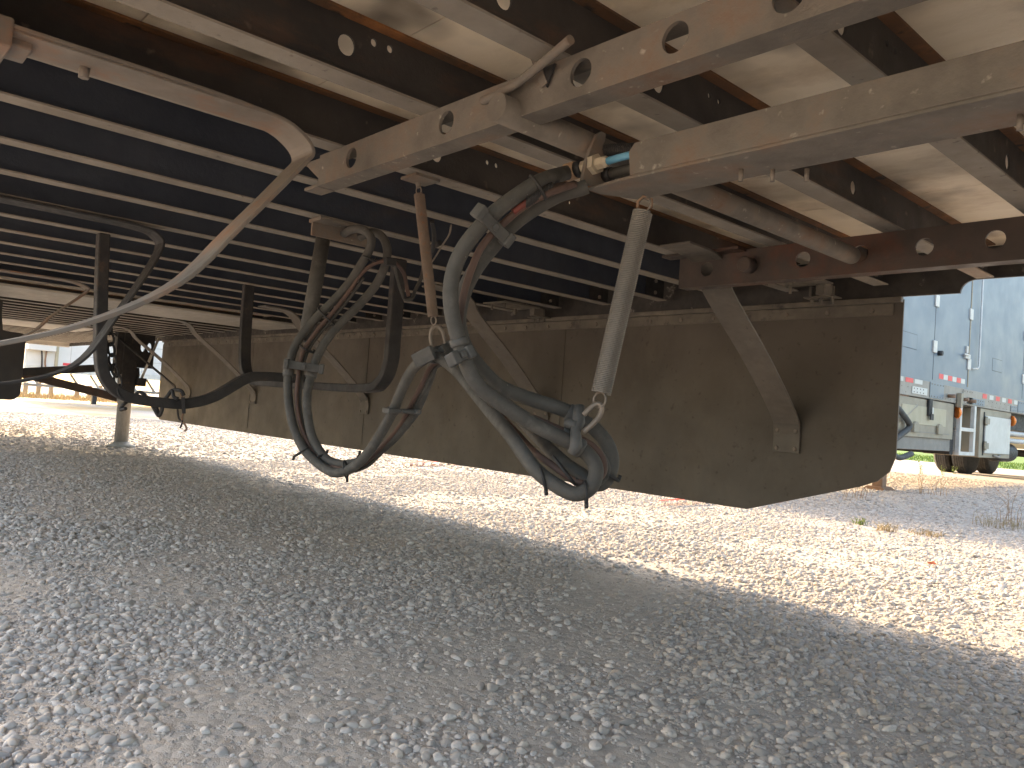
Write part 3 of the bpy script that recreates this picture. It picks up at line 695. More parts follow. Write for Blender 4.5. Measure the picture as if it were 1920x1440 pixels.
H2a = [(1100,350,1.50),(1089,354,1.50),(1048,366,1.50),(997,395,1.50),(956,426,1.49),(920,467,1.485),(889,508,1.48),(868,554,1.48),(860,600,1.485),(868,640,1.495),(884,668,1.51),(910,700,1.53),(940,726,1.55),(997,749,1.56),(1048,765,1.56),(1074,777,1.56),(1098,792,1.56),(1118,807,1.56),(1136,828,1.56),(1146,853,1.56),(1147,873,1.56),(1140,894,1.555),(1126,908,1.55),(1108,903,1.55),(1090,890,1.555),(1065,874,1.565),(1035,847,1.59),(1010,820,1.62),(985,795,1.65),(955,762,1.68),(920,722,1.72),(885,690,1.76),(850,665,1.79),(826,664,1.81),(814,680,1.82),(806,705,1.83),(797,729,1.84),(779,770,1.86),(760,796,1.88),(737,822,1.91),(711,845,1.94),(680,864,1.97),(645,871,2.00),(617,864,2.03),(599,845,2.06),(584,815,2.09),(577,777,2.12),(576,740,2.14),(584,702,2.17),(595,669,2.19),(614,635,2.21),(640,605,2.22),(670,575,2.23),(700,541,2.23),(717,511,2.22),(726,481,2.21),(723,455,2.21),(712,440,2.22),(695,436,2.24),(675,445,2.27)]
C1a = [(1078,345,1.47),(1030,362,1.45),(985,385,1.455),(945,418,1.45),(905,460,1.45),(882,510,1.45),(868,560,1.45),(862,620,1.455),(880,680,1.48),(915,730,1.50),(960,765,1.51),(1020,792,1.52),(1065,812,1.52),(1105,832,1.52),(1124,850,1.52),(1133,872,1.52),(1128,892,1.515),(1108,905,1.50),(1085,905,1.50),(1062,892,1.51),(1035,872,1.53),(1005,850,1.56),(972,815,1.59),(930,768,1.64),(890,722,1.71),(855,688,1.75),(825,678,1.77),(806,690,1.79),(790,722,1.81),(770,760,1.84),(748,800,1.88),(715,838,1.92),(680,870,1.95),(640,879,1.98),(608,866,2.04),(580,835,2.08),(562,790,2.12),(556,745,2.15),(560,700,2.17),(568,660,2.19),(590,625,2.205),(620,590,2.21),(652,550,2.21),(676,515,2.20),(700,495,2.19),(725,489,2.19),(742,494,2.21),(757,512,2.24),(762,535,2.26),(766,555,2.28)]
hb = thing('air_hose_bundle', at_h(1083, 930, 1.47), 'looped bundle of thick dusty black air hoses slung on two springs', 'hose')
hose_from(H1a, 0.0121, 'hose', M['rubber'], hb); hose_from(H2a, 0.0121, 'hose', M['rubber'], hb)
hose_from(C1a, 0.0058, 'electrical_cable', M['cable'], hb)
hose_from([(p[0]+6, p[1]+5, p[2]+0.012) for p in C1a[10:44]], 0.0050, 'electrical_cable', M['rubber'], hb, 10)
hose_from([(988,380,1.447),(975,388,1.446),(962,398,1.446)], 0.0055, 'cable_end', M['redcable'], hb, 10)
# fittings at the bracket
def axis_px(a, b): return (at_h(*b)-at_h(*a)).normalized()
p0 = on_x(1112, 309, bx); ex = Vector((1, 0, 0)); dx_ = Vector((-1, -0.10, -0.10)).normalized()
MB().lathe([(0.0112, 0.0), (0.0112, 0.014)], p0-ex*0.007, dx_, 8, smooth=False).build('fitting', M['brass'], hb)
MB().lathe([(0.0135, 0.014), (0.0135, 0.026)], p0-ex*0.007, dx_, 20).build('band_clamp', M['black'], hb)
MB().lathe([(0.0145, 0.026), (0.0150, 0.046)], p0-ex*0.007, dx_, 20).build('copper_band', M['copperband'], hb)
MB().lathe([(0.0165, -0.001), (0.0165, 0.010)], p0, ex, 6, smooth=False).build('hex_nut', M['brass'], hb)
MB().lathe([(0.0100, 0.0101), (0.0100, 0.026), (0.007, 0.031)], p0, ex, 6, smooth=False).build('fitting', M['brass'], hb)
MB().tube([p0+ex*0.026, p0+ex*0.06+Vector((0, 0, 0.001)), p0+ex*0.12], 0.0060, 14).build('air_line', M['bluehose'], hb)
p1 = on_x(1130, 327, bx)+Vector((0, 0.006, 0)); MB().tube([p1, p1+ex*0.06, p1+ex*0.12], 0.0092, 14).build('air_line', M['rubber'], hb)
MB().lathe([(0.0112, 0.0), (0.0112, 0.014)], p1, ex, 12).build('fitting', M['black'], hb)
cg = []; a0 = on_x(1128, 279, bx)+Vector((0, 0.012, 0)); a1 = a0+ex*0.075+Vector((0, 0.004, -0.012))
for k in range(18*10):
    t = k/(18*10-1); a = t*18*2*math.pi; p = a0.lerp(a1, t); cg.append(p+Vector((0, math.cos(a)*0.0095, math.sin(a)*0.0095)))
MB().tube(cg, 0.0022, 6).build('spring_guard', M['black'], hb)
MB().tube([a0-ex*0.03, a1], 0.0074, 12).build('air_line', M['rubber'], hb)
sg = [at_h(*p) for p in ((986,380,1.447),(1000,372,1.45),(1015,362,1.452),(1035,352,1.458))]
cg = []; sp2 = smooth_path(sg, 30)
for i, p in enumerate(sp2):
    a = i*0.9; cg.append(p+upv*math.cos(a)*0.0075+fwd*math.sin(a)*0.0075)
MB().tube(cg, 0.0022, 6).build('spring_guard', M['black'], hb)
# clamps and separators across both hoses
def clamp_bar(px1, px2, D1, D2, wd=0.018, th=0.012, mt='clamp', knobs=True, nm='hose_clamp'):
    a, b = at_h(px1[0], px1[1], D1), at_h(px2[0], px2[1], D2); d = (b-a); L = d.length; d.normalize()
    s = fwd.cross(d).normalized(); t = d.cross(s)
    mb = MB(); mb.obox((a+b)/2, d*L/2, s*wd/2, t*th/2)
    if knobs:
        for e in (a, b): mb.obox(e, d*0.006, s*wd*0.62, t*th*0.9)
        mb.obox((a+b)/2, d*0.005, s*wd*0.3, t*th*0.9)
    return mb.build(nm, M[mt], hb, 0.002)
clamp_bar((899, 397), (951, 449), 1.395, 1.45)
clamp_bar((904, 399), (945, 445), 1.47, 1.50, 0.012, 0.01)
clamp_bar((850, 673), (877, 662), 1.40, 1.42, 0.016, 0.014)
clamp_bar((795, 669), (836, 656), 1.73, 1.78, 0.026, 0.03)
def collar(path, i, r, L, nm='hose_collar', mt='clamp'):
    p = at_h(*path[i]); d = (at_h(*path[i+1])-at_h(*path[i-1])).normalized()
    return MB().lathe([(r*0.9, -L/2), (r, -L/2+0.002), (r, L/2-0.002), (r*0.9, L/2)], p, d, 16).build(nm, M[mt], hb)
collar(H1a, 15, 0.0155, 0.020); collar(H2a, 15, 0.0155, 0.020); collar(C1a, 12, 0.0115, 0.018)
MB().tube([at_h(*p) for p in ((1086, 762, 1.50), (1085, 790, 1.485), (1079, 808, 1.475), (1080, 838, 1.455), (1072, 852, 1.455))], [0.009, 0.0105, 0.0085, 0.0105, 0.007], 10).build('hose_clamp', M['clamp'], hb)
MB().tube([at_h(*p) for p in ((1060, 792, 1.49), (1082, 798, 1.48))], [0.007, 0.010], 8).build('hose_clamp', M['clamp'], hb)
collar(H1a, 31, 0.0160, 0.022); collar(H2a, 33, 0.0160, 0.022); collar(H1a, 46, 0.0155, 0.022); collar(H2a, 48, 0.0155, 0.022); collar(H1a, 9, 0.0145, 0.012); collar(H1a, 35, 0.0145, 0.01); collar(H2a, 37, 0.0145, 0.01)
clamp_bar((537, 682), (603, 692), 2.13, 2.15, 0.022, 0.03)
clamp_bar((727, 770), (778, 772), 1.80, 1.84, 0.010, 0.02, 'clamp')
clamp_bar((722, 490), (740, 492), 2.17, 2.19, 0.022, 0.02, 'black', False)
def tie(px, py, D, ang, ln, rad, tail):
    c = at_h(px, py, D); d = (rgt*math.cos(ang)-upv*math.sin(ang)); pts_ = []
    n_ = (fwd*1.0); e = d
    mb = MB()
    ring = [c+e*(math.cos(t)*ln)+n_*(math.sin(t)*rad) for t in [i*2*math.pi/20 for i in range(20)]]
    mb.tube(ring, 0.0028, 6, closed=True); q = c+e*ln
    mb.tube([q, q+(e*0.4+upv*tail).normalized()*0.010], 0.0034, 6)
    return mb.build('cable_tie', M['black'], hb)
for a in ((1008, 352, 1.455, 1.0, 0.021, 0.020, 1), (1058, 882, 1.50, 0.9, 0.028, 0.03, 1), (1018, 896, 1.495, 1.3, 0.018, 0.018, -1), (1098, 922, 1.47, 1.5, 0.016, 0.018, -1),
          (1142, 890, 1.55, 0.6, 0.018, 0.018, 1), (565, 848, 2.06, 2.6, 0.022, 0.018, -1), (598, 856, 2.05, -0.4, 0.022, 0.02, 1), (648, 880, 1.96, 1.4, 0.022, 0.02, -1), (668, 868, 1.94, -1.2, 0.022, 0.02, 1),
          (692, 485, 2.18, 0.4, 0.018, 0.018, 1), (612, 594, 2.215, 0.8, 0.035, 0.018, 1), (575, 655, 2.19, 0.5, 0.02, 0.02, 1)):
    tie(*a)
# loose wiring hung from the crossmembers behind
wr = thing('loose_wires', at_d(770, 562, 2.3), 'thin loose wires and connectors dangling from the crossmembers behind the rusty spring', 'wire')
for pp, r_, mt in (([(740,487,2.20),(742,510,2.22),(750,540,2.25),(757,560,2.27)], 0.0045, 'rubber'), ([(757,562,2.27),(772,560,2.28),(778,545,2.30),(790,520,2.32),(795,490,2.32)], 0.0055, 'rubber'),
                   ([(810,415,2.0),(814,440,2.05),(811,470,2.1),(800,492,2.2)], 0.006, 'black'), ([(846,422,2.0),(842,440,2.05),(828,462,2.1),(812,488,2.2),(800,500,2.25)], 0.0025, 'wire'), ([(795,488,2.3),(800,470,2.25),(825,455,2.2)], 0.008, 'black')):
    MB().tube(smooth_path([at_d(*q) for q in pp], 5), r_, 8).build('wire', M[mt], wr)

# springs
def coil(name, a, b, R_, wire, turns, mat, label, hooks, group=None):
    th = thing(name, b, label, 'spring', group); d = (b-a); L = d.length; d.normalize()
    e1 = d.cross(Vector((0, 1, 0))).normalized(); e2 = d.cross(e1); pts_ = []; n = 16
    for k in range(turns*n+1):
        t = k/(turns*n); an = 2*math.pi*k/n; pts_.append(a+d*(L*t)+(e1*math.cos(an)+e2*math.sin(an))*R_)
    MB().tube(pts_, wire, 5).build('coil', mat, th)
    for (h0, sgn) in ((a, -1), (b, 1)):
        c0 = h0+d*(sgn*R_*0.75); ring = [c0+d*(math.sin(t)*R_*0.85)+e1*(math.cos(t)*R_*0.85) for t in [i*2*math.pi/18 for i in range(18)]]
        MB().tube(ring, wire*1.15, 6, closed=True).build('hook', M['wire'], th)
    return th, d, e1, e2
a = at_h(1205, 397, 1.475); b = at_h(1127, 737, 1.475)
s1, d1, e11, e21 = coil('coil_spring', a, b, 0.0146, 0.00150, 104, M['spring'], 'light grey coil spring holding the lower hose loop beneath the folded channel', True)
a = at_d(786, 364, 1.765); b = at_d(812, 594, 1.77)
s2, d2, e12, e22 = coil('coil_spring', a, b, 0.0112, 0.00135, 100, M['spring_rust'], 'brown rusty coil spring hanging from a crossmember eye', True)
# eye above the rusty spring, spring 1 top loop to the channel
q = at_d(783, 348, 1.765)
MB().tube([at_d(781, 328, 1.765), at_d(783, 340, 1.765), at_d(785, 352, 1.765)], 0.006, 8).build('eye_bolt', M['wire'], s2)
MB().box((-1.47, 0.955, ZB-0.007), (-1.41, 1.02, ZB-0.001)).build('eye_plate', M['rail'], s2)
MB().tube([at_h(1196, 392, 1.475), at_h(1196, 378, 1.475), at_h(1206, 368, 1.475), at_h(1222, 374, 1.475), at_h(1222, 390, 1.475)], 0.0022, 8).build('hook', M['rustleg'], s1)
# shackles between spring and hose
MB().tube(smooth_path([at_h(*p) for p in ((1094,778,1.475),(1108,764,1.474),(1120,757,1.473),(1128,764,1.472),(1124,780,1.472),(1110,796,1.473),(1094,810,1.475))], 5), 0.0042, 8).build('shackle', M['wire'], s1)
MB().tube(smooth_path([at_d(*p) for p in ((811,652,1.765),(807,632,1.765),(810,617,1.765),(818,612,1.767),(827,618,1.768),(833,634,1.77),(836,652,1.77))], 5), 0.0042, 8).build('shackle', M['wire'], s2)

# chain and hooks on the rack
def chain(pxs, D, label):
    th = thing('chain', at_d(pxs[-1][0], pxs[-1][1], D), label, 'chain')
    P_ = smooth_path([at_d(x, y, D) for x, y in pxs], 40); n = 9; tot = sum((P_[i+1]-P_[i]).length for i in range(len(P_)-1)); st = tot/n
    acc = 0; cs = [P_[0]]
    for i in range(len(P_)-1):
        acc += (P_[i+1]-P_[i]).length
        if acc >= st: cs.append(P_[i+1]); acc = 0
    for i in range(len(cs)-1):
        c0 = (cs[i]+cs[i+1])/2; d = (cs[i+1]-cs[i]); L = d.length*0.62; d.normalize()
        s_ = (rgt if i % 2 == 0 else fwd*0.9+rgt*0.35); s_ = (s_-d*s_.dot(d)).normalized()*0.013
        ring = [c0+d*(math.cos(t)*L)+s_*math.sin(t) for t in [k*2*math.pi/18 for k in range(18)]]
        MB().tube(ring, 0.0042, 6, closed=True).build('link', M['rack'], th)
    return th
chain([(198, 586), (204, 620), (208, 650), (212, 680), (220, 710), (229, 742), (232, 760)], 2.70, 'dark steel chain draped down beside the left upright of the spare rack')
hk = thing('tie_down_hook', at_d(346, 800, 2.84), 'small rusty tie-down hook dangling from the rack bar', 'hook')
MB().tube(smooth_path([at_d(*p) for p in ((338,738,2.83),(344,752,2.81),(344,770,2.82),(341,788,2.83),(346,795,2.83),(350,804,2.83),(346,808,2.83))], 5), 0.0035, 8).build('hook_wire', M['rustleg'], hk)
MB().tube(smooth_path([at_d(*p) for p in ((332,760,2.83),(335,784,2.83),(342,790,2.83),(338,803,2.83))], 5), 0.0035, 8).build('hook_wire', M['rack'], hk)
MB().sweep([at_d(343,745,2.80), at_d(345,775,2.82)], 0.012, 0.004, rgt).build('strap', M['rack'], hk)
hk2 = thing('tie_down_strap', at_d(297, 775, 2.82), 'bundled black tie-down straps knotted around the bottom of the rack', 'strap')
for pp in ([(250,745,2.80),(262,735,2.79),(280,748,2.78),(292,762,2.79),(297,776,2.80)], [(284,756,2.79),(290,768,2.79),(298,780,2.79),(304,766,2.79),(302,752,2.80)], [(303,752,2.82),(313,744,2.80),(322,732,2.80),(326,744,2.79),(334,748,2.79)], [(240,752,2.76),(232,758,2.74),(226,768,2.74),(236,766,2.73)], [(326,730,2.83),(340,733,2.81),(345,742,2.81)]):
    MB().tube(smooth_path([at_d(*q_) for q_ in pp], 5), 0.0065, 8).build('strap_loop', M['rack'], hk2)

# ================================================================== PALE BLUE TRAILER
XB = -3.48
bt_ = thing('box_trailer', (XB-1.3, 13.6, 0), 'pale blue box trailer with side doors, cream belly boxes and riveted rail', 'trailer')
Y0, Y1 = 5.6, 21.5
MB().box((XB-2.6, Y0, 1.30), (XB, Y1, 4.1)).build('body', M['bluewall'], bt_)
MB().box((XB-2.6, Y0, 1.10), (XB+0.006, Y1, 1.299)).build('lower_rail', M['alu_dull'], bt_, 0.004)
def B8(x, y, X=XB): return on_x(1640+x/3.132, 500+y/3.132, X)
def bface(a, b, t, name, mat, parent=None, out=0.0, bevel=0.0):
    """box on the trailer side from crop corner a to b, thickness t proud of plane XB+out"""
    p, q_ = B8(*a, XB+out), B8(*b, XB+out)
    o = MB().box((XB+out, p.y, p.z), (XB+out+t, q_.y, q_.z)).build(name, mat, parent or bt_, bevel); return o
def yz(ya, yb_, za, zb_, t, name, mat, out=0.0, bevel=0.0, parent=None):
    return MB().box((XB+out, ya, za), (XB+out+t, yb_, zb_)).build(name, mat, parent or bt_, bevel)
yz(9.785, 9.80, 1.33, 4.0, 0.002, 'door_seam', M['seam']); yz(10.955, 10.985, 1.33, 4.0, 0.006, 'door_seam', M['tan'])
yz(13.28, 13.30, 1.33, 4.0, 0.002, 'door_seam', M['seam']); yz(8.0, 8.012, 1.33, 4.0, 0.002, 'door_seam', M['seam'])
MB().tube([(XB+0.04, 11.22, 3.9), (XB+0.04, 11.24, 1.62), (XB+0.035, 11.20, 1.585), (XB+0.02, 11.05, 1.57)], 0.012, 8).build('lock_rod', M['alu'], bt_)
for yk in (9.79, 10.96, 13.29):
    for zk in (1.62 if yk != 9.79 else 1.72, 2.26, 2.9):
        h = yz(yk-0.05, yk+0.06, zk-0.07, zk+0.07, 0.018, 'hinge', M['alu'], 0.0, 0.004)
for yk in (9.07, 12.1):
    yz(yk-0.2, yk+0.2, 1.63, 1.79, 0.0025, 'access_panel', M['bluewall'], 0.0)
    MB().box((XB, yk-0.207, 1.622), (XB+0.0012, yk+0.207, 1.798)).build('panel_gap', M['seam'], bt_)
lt = MB(); lt.box((XB+0.001, 10.78, 1.68), (XB+0.03, 10.95, 1.74)); lt.box((XB+0.03, 10.70, 1.715), (XB+0.045, 10.87, 1.735)); lt.box((XB+0.001, 10.83, 1.75), (XB+0.025, 10.88, 1.84)); lt.build('latch', M['alu'], bt_, 0.004)
MB().lathe([(0.03, 0), (0.03, 0.05)], (XB, 9.93, 1.655), (1, 0, 0), 12).build('bumper_knob', M['black'], bt_)
for (y_, ww, mt) in ((8.83, .10, 'whitetape'), (9.10, .105, 'red'), (9.36, .115, 'whitetape')): yz(y_-ww, y_+ww, 1.245, 1.295, 0.002, 'reflective_tape', M[mt], 0.0062)
for k in range(6): yz(9.99+k*0.148, 9.99+k*0.148+0.14, 1.36, 1.42, 0.002, 'reflective_tape', M['red' if k % 2 == 0 else 'whitetape'])
for k in range(6): yz(11.55+k*0.27, 11.55+k*0.27+0.165, 1.225, 1.285, 0.002, 'reflective_tape', M['red' if k % 2 == 0 else 'whitetape'], 0.0062)
for k in range(8): yz(14.0+k*0.6, 14.3+k*0.6, 1.225, 1.285, 0.002, 'reflective_tape', M['red' if k % 2 == 0 else 'whitetape'], 0.0062)
for (ya, yb_, za, zb_, mt) in ((9.18, 9.62, 1.13, 1.21, 'whitetape'), (9.70, 10.14, 1.115, 1.298, 'bluewall'), (10.80, 11.16, 1.115, 1.29, 'alu_dull'), (10.95, 11.62, 1.12, 1.20, 'bluewall'), (12.75, 13.05, 1.115, 1.20, 'bluewall'), (13.08, 13.6, 1.115, 1.28, 'bluewall')):
    o = yz(ya, yb_, za, zb_, 0.005, 'rail_patch', M[mt], 0.0085, 0.001)
    rv = MB(); k = ya+0.05
    while k < yb_-0.03:
        for zk in (za+0.02, zb_-0.02): rv.lathe([(0.009, 0), (0.006, 0.004)], (XB+0.0134, k, zk), (1, 0, 0), 6)
        k += 0.09
    r_ = rv.build('rivet', M['wire'], None); r_.parent = o; r_['kind'] = 'stuff'
rv = MB(); k = 8.0
while k < 16:
    rv.lathe([(0.007, 0), (0.005, 0.003)], (XB+0.0061, k, 1.135), (1, 0, 0), 6); rv.lathe([(0.007, 0), (0.005, 0.003)], (XB+0.0061, k+0.05, 1.195), (1, 0, 0), 6); k += 0.17
o = rv.build('rivet', M['wire'], bt_); o['kind'] = 'stuff'
yz(10.58, 10.66, 1.05, 1.23, 0.05, 'stop_post', M['tan'], 0.0145, 0.004)
for (y_, z_) in ((10.28, 1.17), (11.02, 1.155), (10.75, 1.16)): MB().lathe([(0.022, 0), (0.022, 0.08)], (XB+0.0136, y_, z_), (1, 0, 0), 10).build('step_peg', M['rustleg'], bt_)
# belly box with drop door
MB().box((XB-0.7, 8.35, 0.50), (XB-0.03, 10.55, 1.10)).build('belly_box', M['greybox'], bt_, 0.006)
bd = MB().box((XB-0.029, 8.40, 0.645), (XB-0.004, 10.55, 1.085)).build('box_door', M['tan'], bt_, 0.006)
def sub_of(p, mb, nm, mt, bv=0.0): o = mb.build(nm, mt, None, bv); o.parent = p; return o
sub_of(bd, MB().box((XB-0.0039, 8.95, 0.79), (XB+0.003, 10.28, 1.0)), 'panel', M['tan_light'], 0.003)
sub_of(bd, MB().box((XB-0.0039, 8.75, 0.70), (XB+0.001, 10.42, 0.712)), 'ledge', M['greybox'])
for yk in (9.32, 10.05): sub_of(bd, MB().prism([(yk-0.07, 0.70), (yk+0.07, 0.70), (yk+0.07, 0.79), (yk+0.03, 0.82), (yk-0.03, 0.82), (yk-0.07, 0.79)], 'x', XB+0.0032, XB+0.03), 'hinge', M['tan'], 0.003)
sub_of(bd, MB().box((XB+0.0032, 9.66, 0.90), (XB+0.03, 9.76, 1.10)).box((XB+0.0302, 9.68, 0.855), (XB+0.045, 9.77, 0.925)), 'latch', M['black'], 0.003)
sub_of(bd, MB().box((XB+0.0461, 9.705, 0.93), (XB+0.05, 9.74, 1.0)), 'latch', M['whitetape'])
MB().box((XB-0.70, 10.551, 0.46), (XB-0.03, 10.66, 1.10)).build('box_end', M['black'], bt_)
for (y_, z_) in ((10.64, 0.99), (12.86, 0.98)):
    MB().lathe([(0.075, 0), (0.075, 0.02), (0.05, 0.045), (0.02, 0.055)], (XB-0.004, y_, z_), (0.75, 0.66, 0), 16).build('marker_lamp', M['orange'], bt_)
# step ladder
ld = MB(); ld.box((XB-0.02, 10.69, 0.46), (XB+0.03, 10.75, 1.10)); ld.box((XB-0.02, 11.20, 0.46), (XB+0.03, 11.27, 1.10)); ld.build('ladder_rail', M['alu'], bt_, 0.004)
for z_ in (0.46, 0.765): MB().box((XB-0.06, 10.7501, z_), (XB+0.028, 11.1999, z_+0.045)).build('ladder_rung', M['alu'], bt_, 0.003)
MB().box((XB-0.75, 10.661, 0.50), (XB-0.30, 11.55, 1.10)).build('inner_box', M['greybox'], bt_)
bx2 = MB().box((XB-0.7, 11.551, 0.44), (XB-0.01, 12.86, 1.095)).build('belly_box', M['tan'], bt_, 0.006)
dd = sub_of(bx2, MB().box((XB-0.0099, 11.72, 0.50), (XB+0.012, 12.78, 1.0)), 'door', M['whitetape'], 0.006)
sub_of(bx2, MB().box((XB-0.0099, 11.68, 0.47), (XB-0.002, 11.712, 1.05)), 'door_seal', M['black'])
for z_ in (0.60, 0.93): sub_of(bx2, MB().box((XB+0.0121, 11.66, z_-0.04), (XB+0.03, 11.82, z_+0.04)).lathe([(0.02, -0.06), (0.02, 0.06)], (XB+0.02, 11.70, z_), (0, 0, 1), 8), 'hinge', M['tan'], 0.004)
sub_of(bx2, MB().tube([(XB+0.004, 12.1, 0.475), (XB+0.02, 12.25, 0.455), (XB+0.004, 12.4, 0.475)], 0.014, 8), 'handle', M['greybox'])
# air bags, bars and tank past the second box
for z_ in (0.70, 0.81): MB().lathe([(0.035, 0), (0.035, 3.0)], (XB-0.12, 12.88, z_), (0, 1, 0), 12).build('crossbar', M['alu'], bt_)
MB().lathe([(0.02, 0), (0.13, 0.02), (0.14, 0.06), (0.14, 0.7), (0.12, 0.74)], (XB-0.25, 12.95, 0.52), (0, 1, 0), 18).build('air_tank', M['black'], bt_)
MB().box((XB-0.9, 12.9, 0.86), (XB-0.1, 17.0, 1.099)).build('frame_beam', M['black'], bt_)
MB().box((XB-2.4, Y0+0.4, 0.85), (XB-1.6, Y1-0.4, 1.099)).build('frame_beam', M['black'], bt_)
# rusty bracket, drooping cable, landing leg
MB().prism([(8.3, 1.10), (9.15, 1.10), (9.05, 0.94), (8.75, 0.86), (8.3, 0.80)], 'x', XB-0.028, XB-0.008).build('rusty_bracket', M['rustleg'], bt_, 0.004)
MB().tube(smooth_path([B8(*p, XB+0.05) for p in ((120, 815), (160, 860), (205, 935), (150, 990), (85, 1045), (100, 1095), (150, 1122), (215, 1098))], 6), 0.032, 10).build('drooping_hose', M['rubber'], bt_)
MB().tube([B8(90, 1010, XB-0.02), B8(150, 900, XB-0.02), B8(240, 815, XB-0.02)], 0.028, 8).build('diagonal_strut', M['tan'], bt_)
lgp = on_z(1648, 918, 0.0)
for dx in (0, -1.8):
    o = MB().box((lgp.x-0.06+dx, lgp.y-0.06, 0.02), (lgp.x+0.06+dx, lgp.y+0.06, 1.10)).build('landing_leg', M['rustleg'], bt_, 0.008)
    sub_of(o, MB().prism([(lgp.x-0.14+dx, 0.0), (lgp.x+0.14+dx, 0.0), (lgp.x+0.08+dx, 0.04), (lgp.x-0.08+dx, 0.04)], 'y', lgp.y-0.14, lgp.y+0.14), 'foot', M['rustleg'])
def wheel_y(parent, x, y, r=0.5, wd=0.27):
    prof = [(r*0.56, -wd/2), (r*0.80, -wd/2-0.01), (r*0.94, -wd/2+0.005), (r*0.985, -wd/2+0.045)]
    for k in range(5):
        u = -wd/2+0.05+k*(wd-0.10)/4; prof += [(r, u-0.012), (r, u+0.012), (r*0.975, u+0.016), (r*0.975, u+0.020)]
    prof = prof[:-2]+[(r*0.985, wd/2-0.04), (r*0.94, wd/2-0.005), (r*0.80, wd/2+0.01), (r*0.56, wd/2)]
    ty = MB().lathe(prof, (x, y, r), (1, 0, 0), 40).build('wheel', M['tyre'], parent)
    rm = MB().lathe([(r*0.555, -wd/2+0.02), (r*0.3, -0.04), (r*0.18, 0.04), (r*0.3, 0.06), (r*0.555, wd/2-0.02)], (x, y, r), (1, 0, 0), 20).build('rim', M['alu'], None); rm.parent = ty
for yw in (17.9, 19.2):
    for xw in (-6.30+0.32, -5.64, -4.05, -3.72): wheel_y(bt_, xw, yw)
    MB().lathe([(0.07, 0), (0.07, 2.3)], (-6.0, yw, 0.5), (1, 0, 0), 12).build('axle', M['black'], bt_)
MB().box((XB-0.62, 20.3, 0.12), (XB-0.02, 20.32, 0.95)).build('mud_flap', M['panel_black'], bt_)

# ================================================================== WHITE TRAILER far behind, posts, growth
XW = -24.0
wt = thing('white_trailer', (XW-1.3, 10, 0), 'white box trailer with red reflector strip and low grey underframe beyond the landing leg', 'trailer')
MB().box((XW-2.6, 4.35, 0.86), (XW, 17, 4.1)).build('body', M['white'], wt)
for k in range(14): MB().box((XW, 4.8+k*0.62, 0.98), (XW+0.004, 4.812+k*0.62, 3.9)).build('panel_seam', M['galv'], wt)
for z_ in (1.30, 1.72): MB().box((XW+0.0045, 5.9, z_), (XW+0.008, 17, z_+0.012)).build('panel_seam', M['galv'], wt)
MB().box((XW, 4.35, 0.80), (XW+0.02, 17, 0.96)).build('lower_rail', M['alu'], wt)
for k in range(12): MB().box((XW+0.0201, 4.45+k*0.45, 0.985-0.08), (XW+0.024, 4.45+k*0.45+0.36, 0.95)).build('reflective_tape', M['red' if k % 3 == 2 else 'whitetape'], wt)
MB().box((XW+0.0046, 5.25, 1.02), (XW+0.009, 5.62, 1.09)).build('reflective_tape', M['red'], wt)
cb = MB().box((XW+0.0001, 4.36, 1.36), (XW+0.22, 5.02, 1.78)).build('control_box', M['white'], wt, 0.02)
sub_of(cb, MB().box((XW+0.2201, 4.58, 1.52), (XW+0.23, 4.86, 1.70)), 'display', M['screen'])
MB().tube(smooth_path([(XW+0.1, 4.70, 1.37), (XW+0.12, 4.72, 1.15), (XW+0.05, 4.75, 0.90)], 5), 0.02, 8).build('cable', M['black'], wt)
MB().tube(smooth_path([(XW+0.1, 4.82, 1.37), (XW+0.12, 4.80, 1.1), (XW+0.05, 4.84, 0.90)], 5), 0.02, 8).build('cable', M['rustleg'], wt)
MB().box((XW+0.0002, 5.05, 0.97), (XW+0.05, 5.12, 2.2)).build('drip_post', M['tan_light'], wt)
for k in range(9):
    y_ = 4.5+k*0.5
    MB().sweep([(XW-0.2, y_, 0.80), (XW-0.2, y_+0.25, 0.45)], 0.06, 0.05, (1, 0, 0)).build('frame_strut', M['galv' if k % 2 else 'greybox'], wt)
MB().box((XW-0.5, 4.4, 0.40), (XW-0.16, 9.4, 0.47)).build('frame_beam', M['greybox'], wt)
MB().prism([(6.35, 0.80), (6.95, 0.80), (6.85, 0.42), (6.62, 0.40)], 'x', XW-0.15, XW-0.10).build('gusset', M['whitetape'], wt)
for y_ in (6.2, 9.2): MB().box((XW-0.5, y_-0.06, 0.0), (XW-0.35, y_+0.06, 0.45)).build('support_leg', M['black'], wt)
for yw in (14.0, 15.3):
    for xw in (XW-0.3, XW-2.3): wheel_y(wt, xw, yw, 0.5, 0.5)
for i, (x_, y_) in enumerate([(-29.0, 5.35), (-29.2, 5.75), (-29.4, 6.15), (-29.5, 6.95), (-29.6, 7.35), (-29.7, 7.7), (-29.8, 8.6)]):
    o = MB().box((x_-0.06, y_-0.06, -0.05), (x_+0.06, y_+0.06, 0.45+0.03*(i % 3))).box((x_-0.055, y_-0.055, 0.45+0.03*(i % 3)), (x_+0.055, y_+0.055, 0.47+0.03*(i % 3))).build('fence_post', M['wood'])
    tag(o, 'short dark wooden post in the low row behind the white trailer', 'post', 'row of short posts in the dry grass')

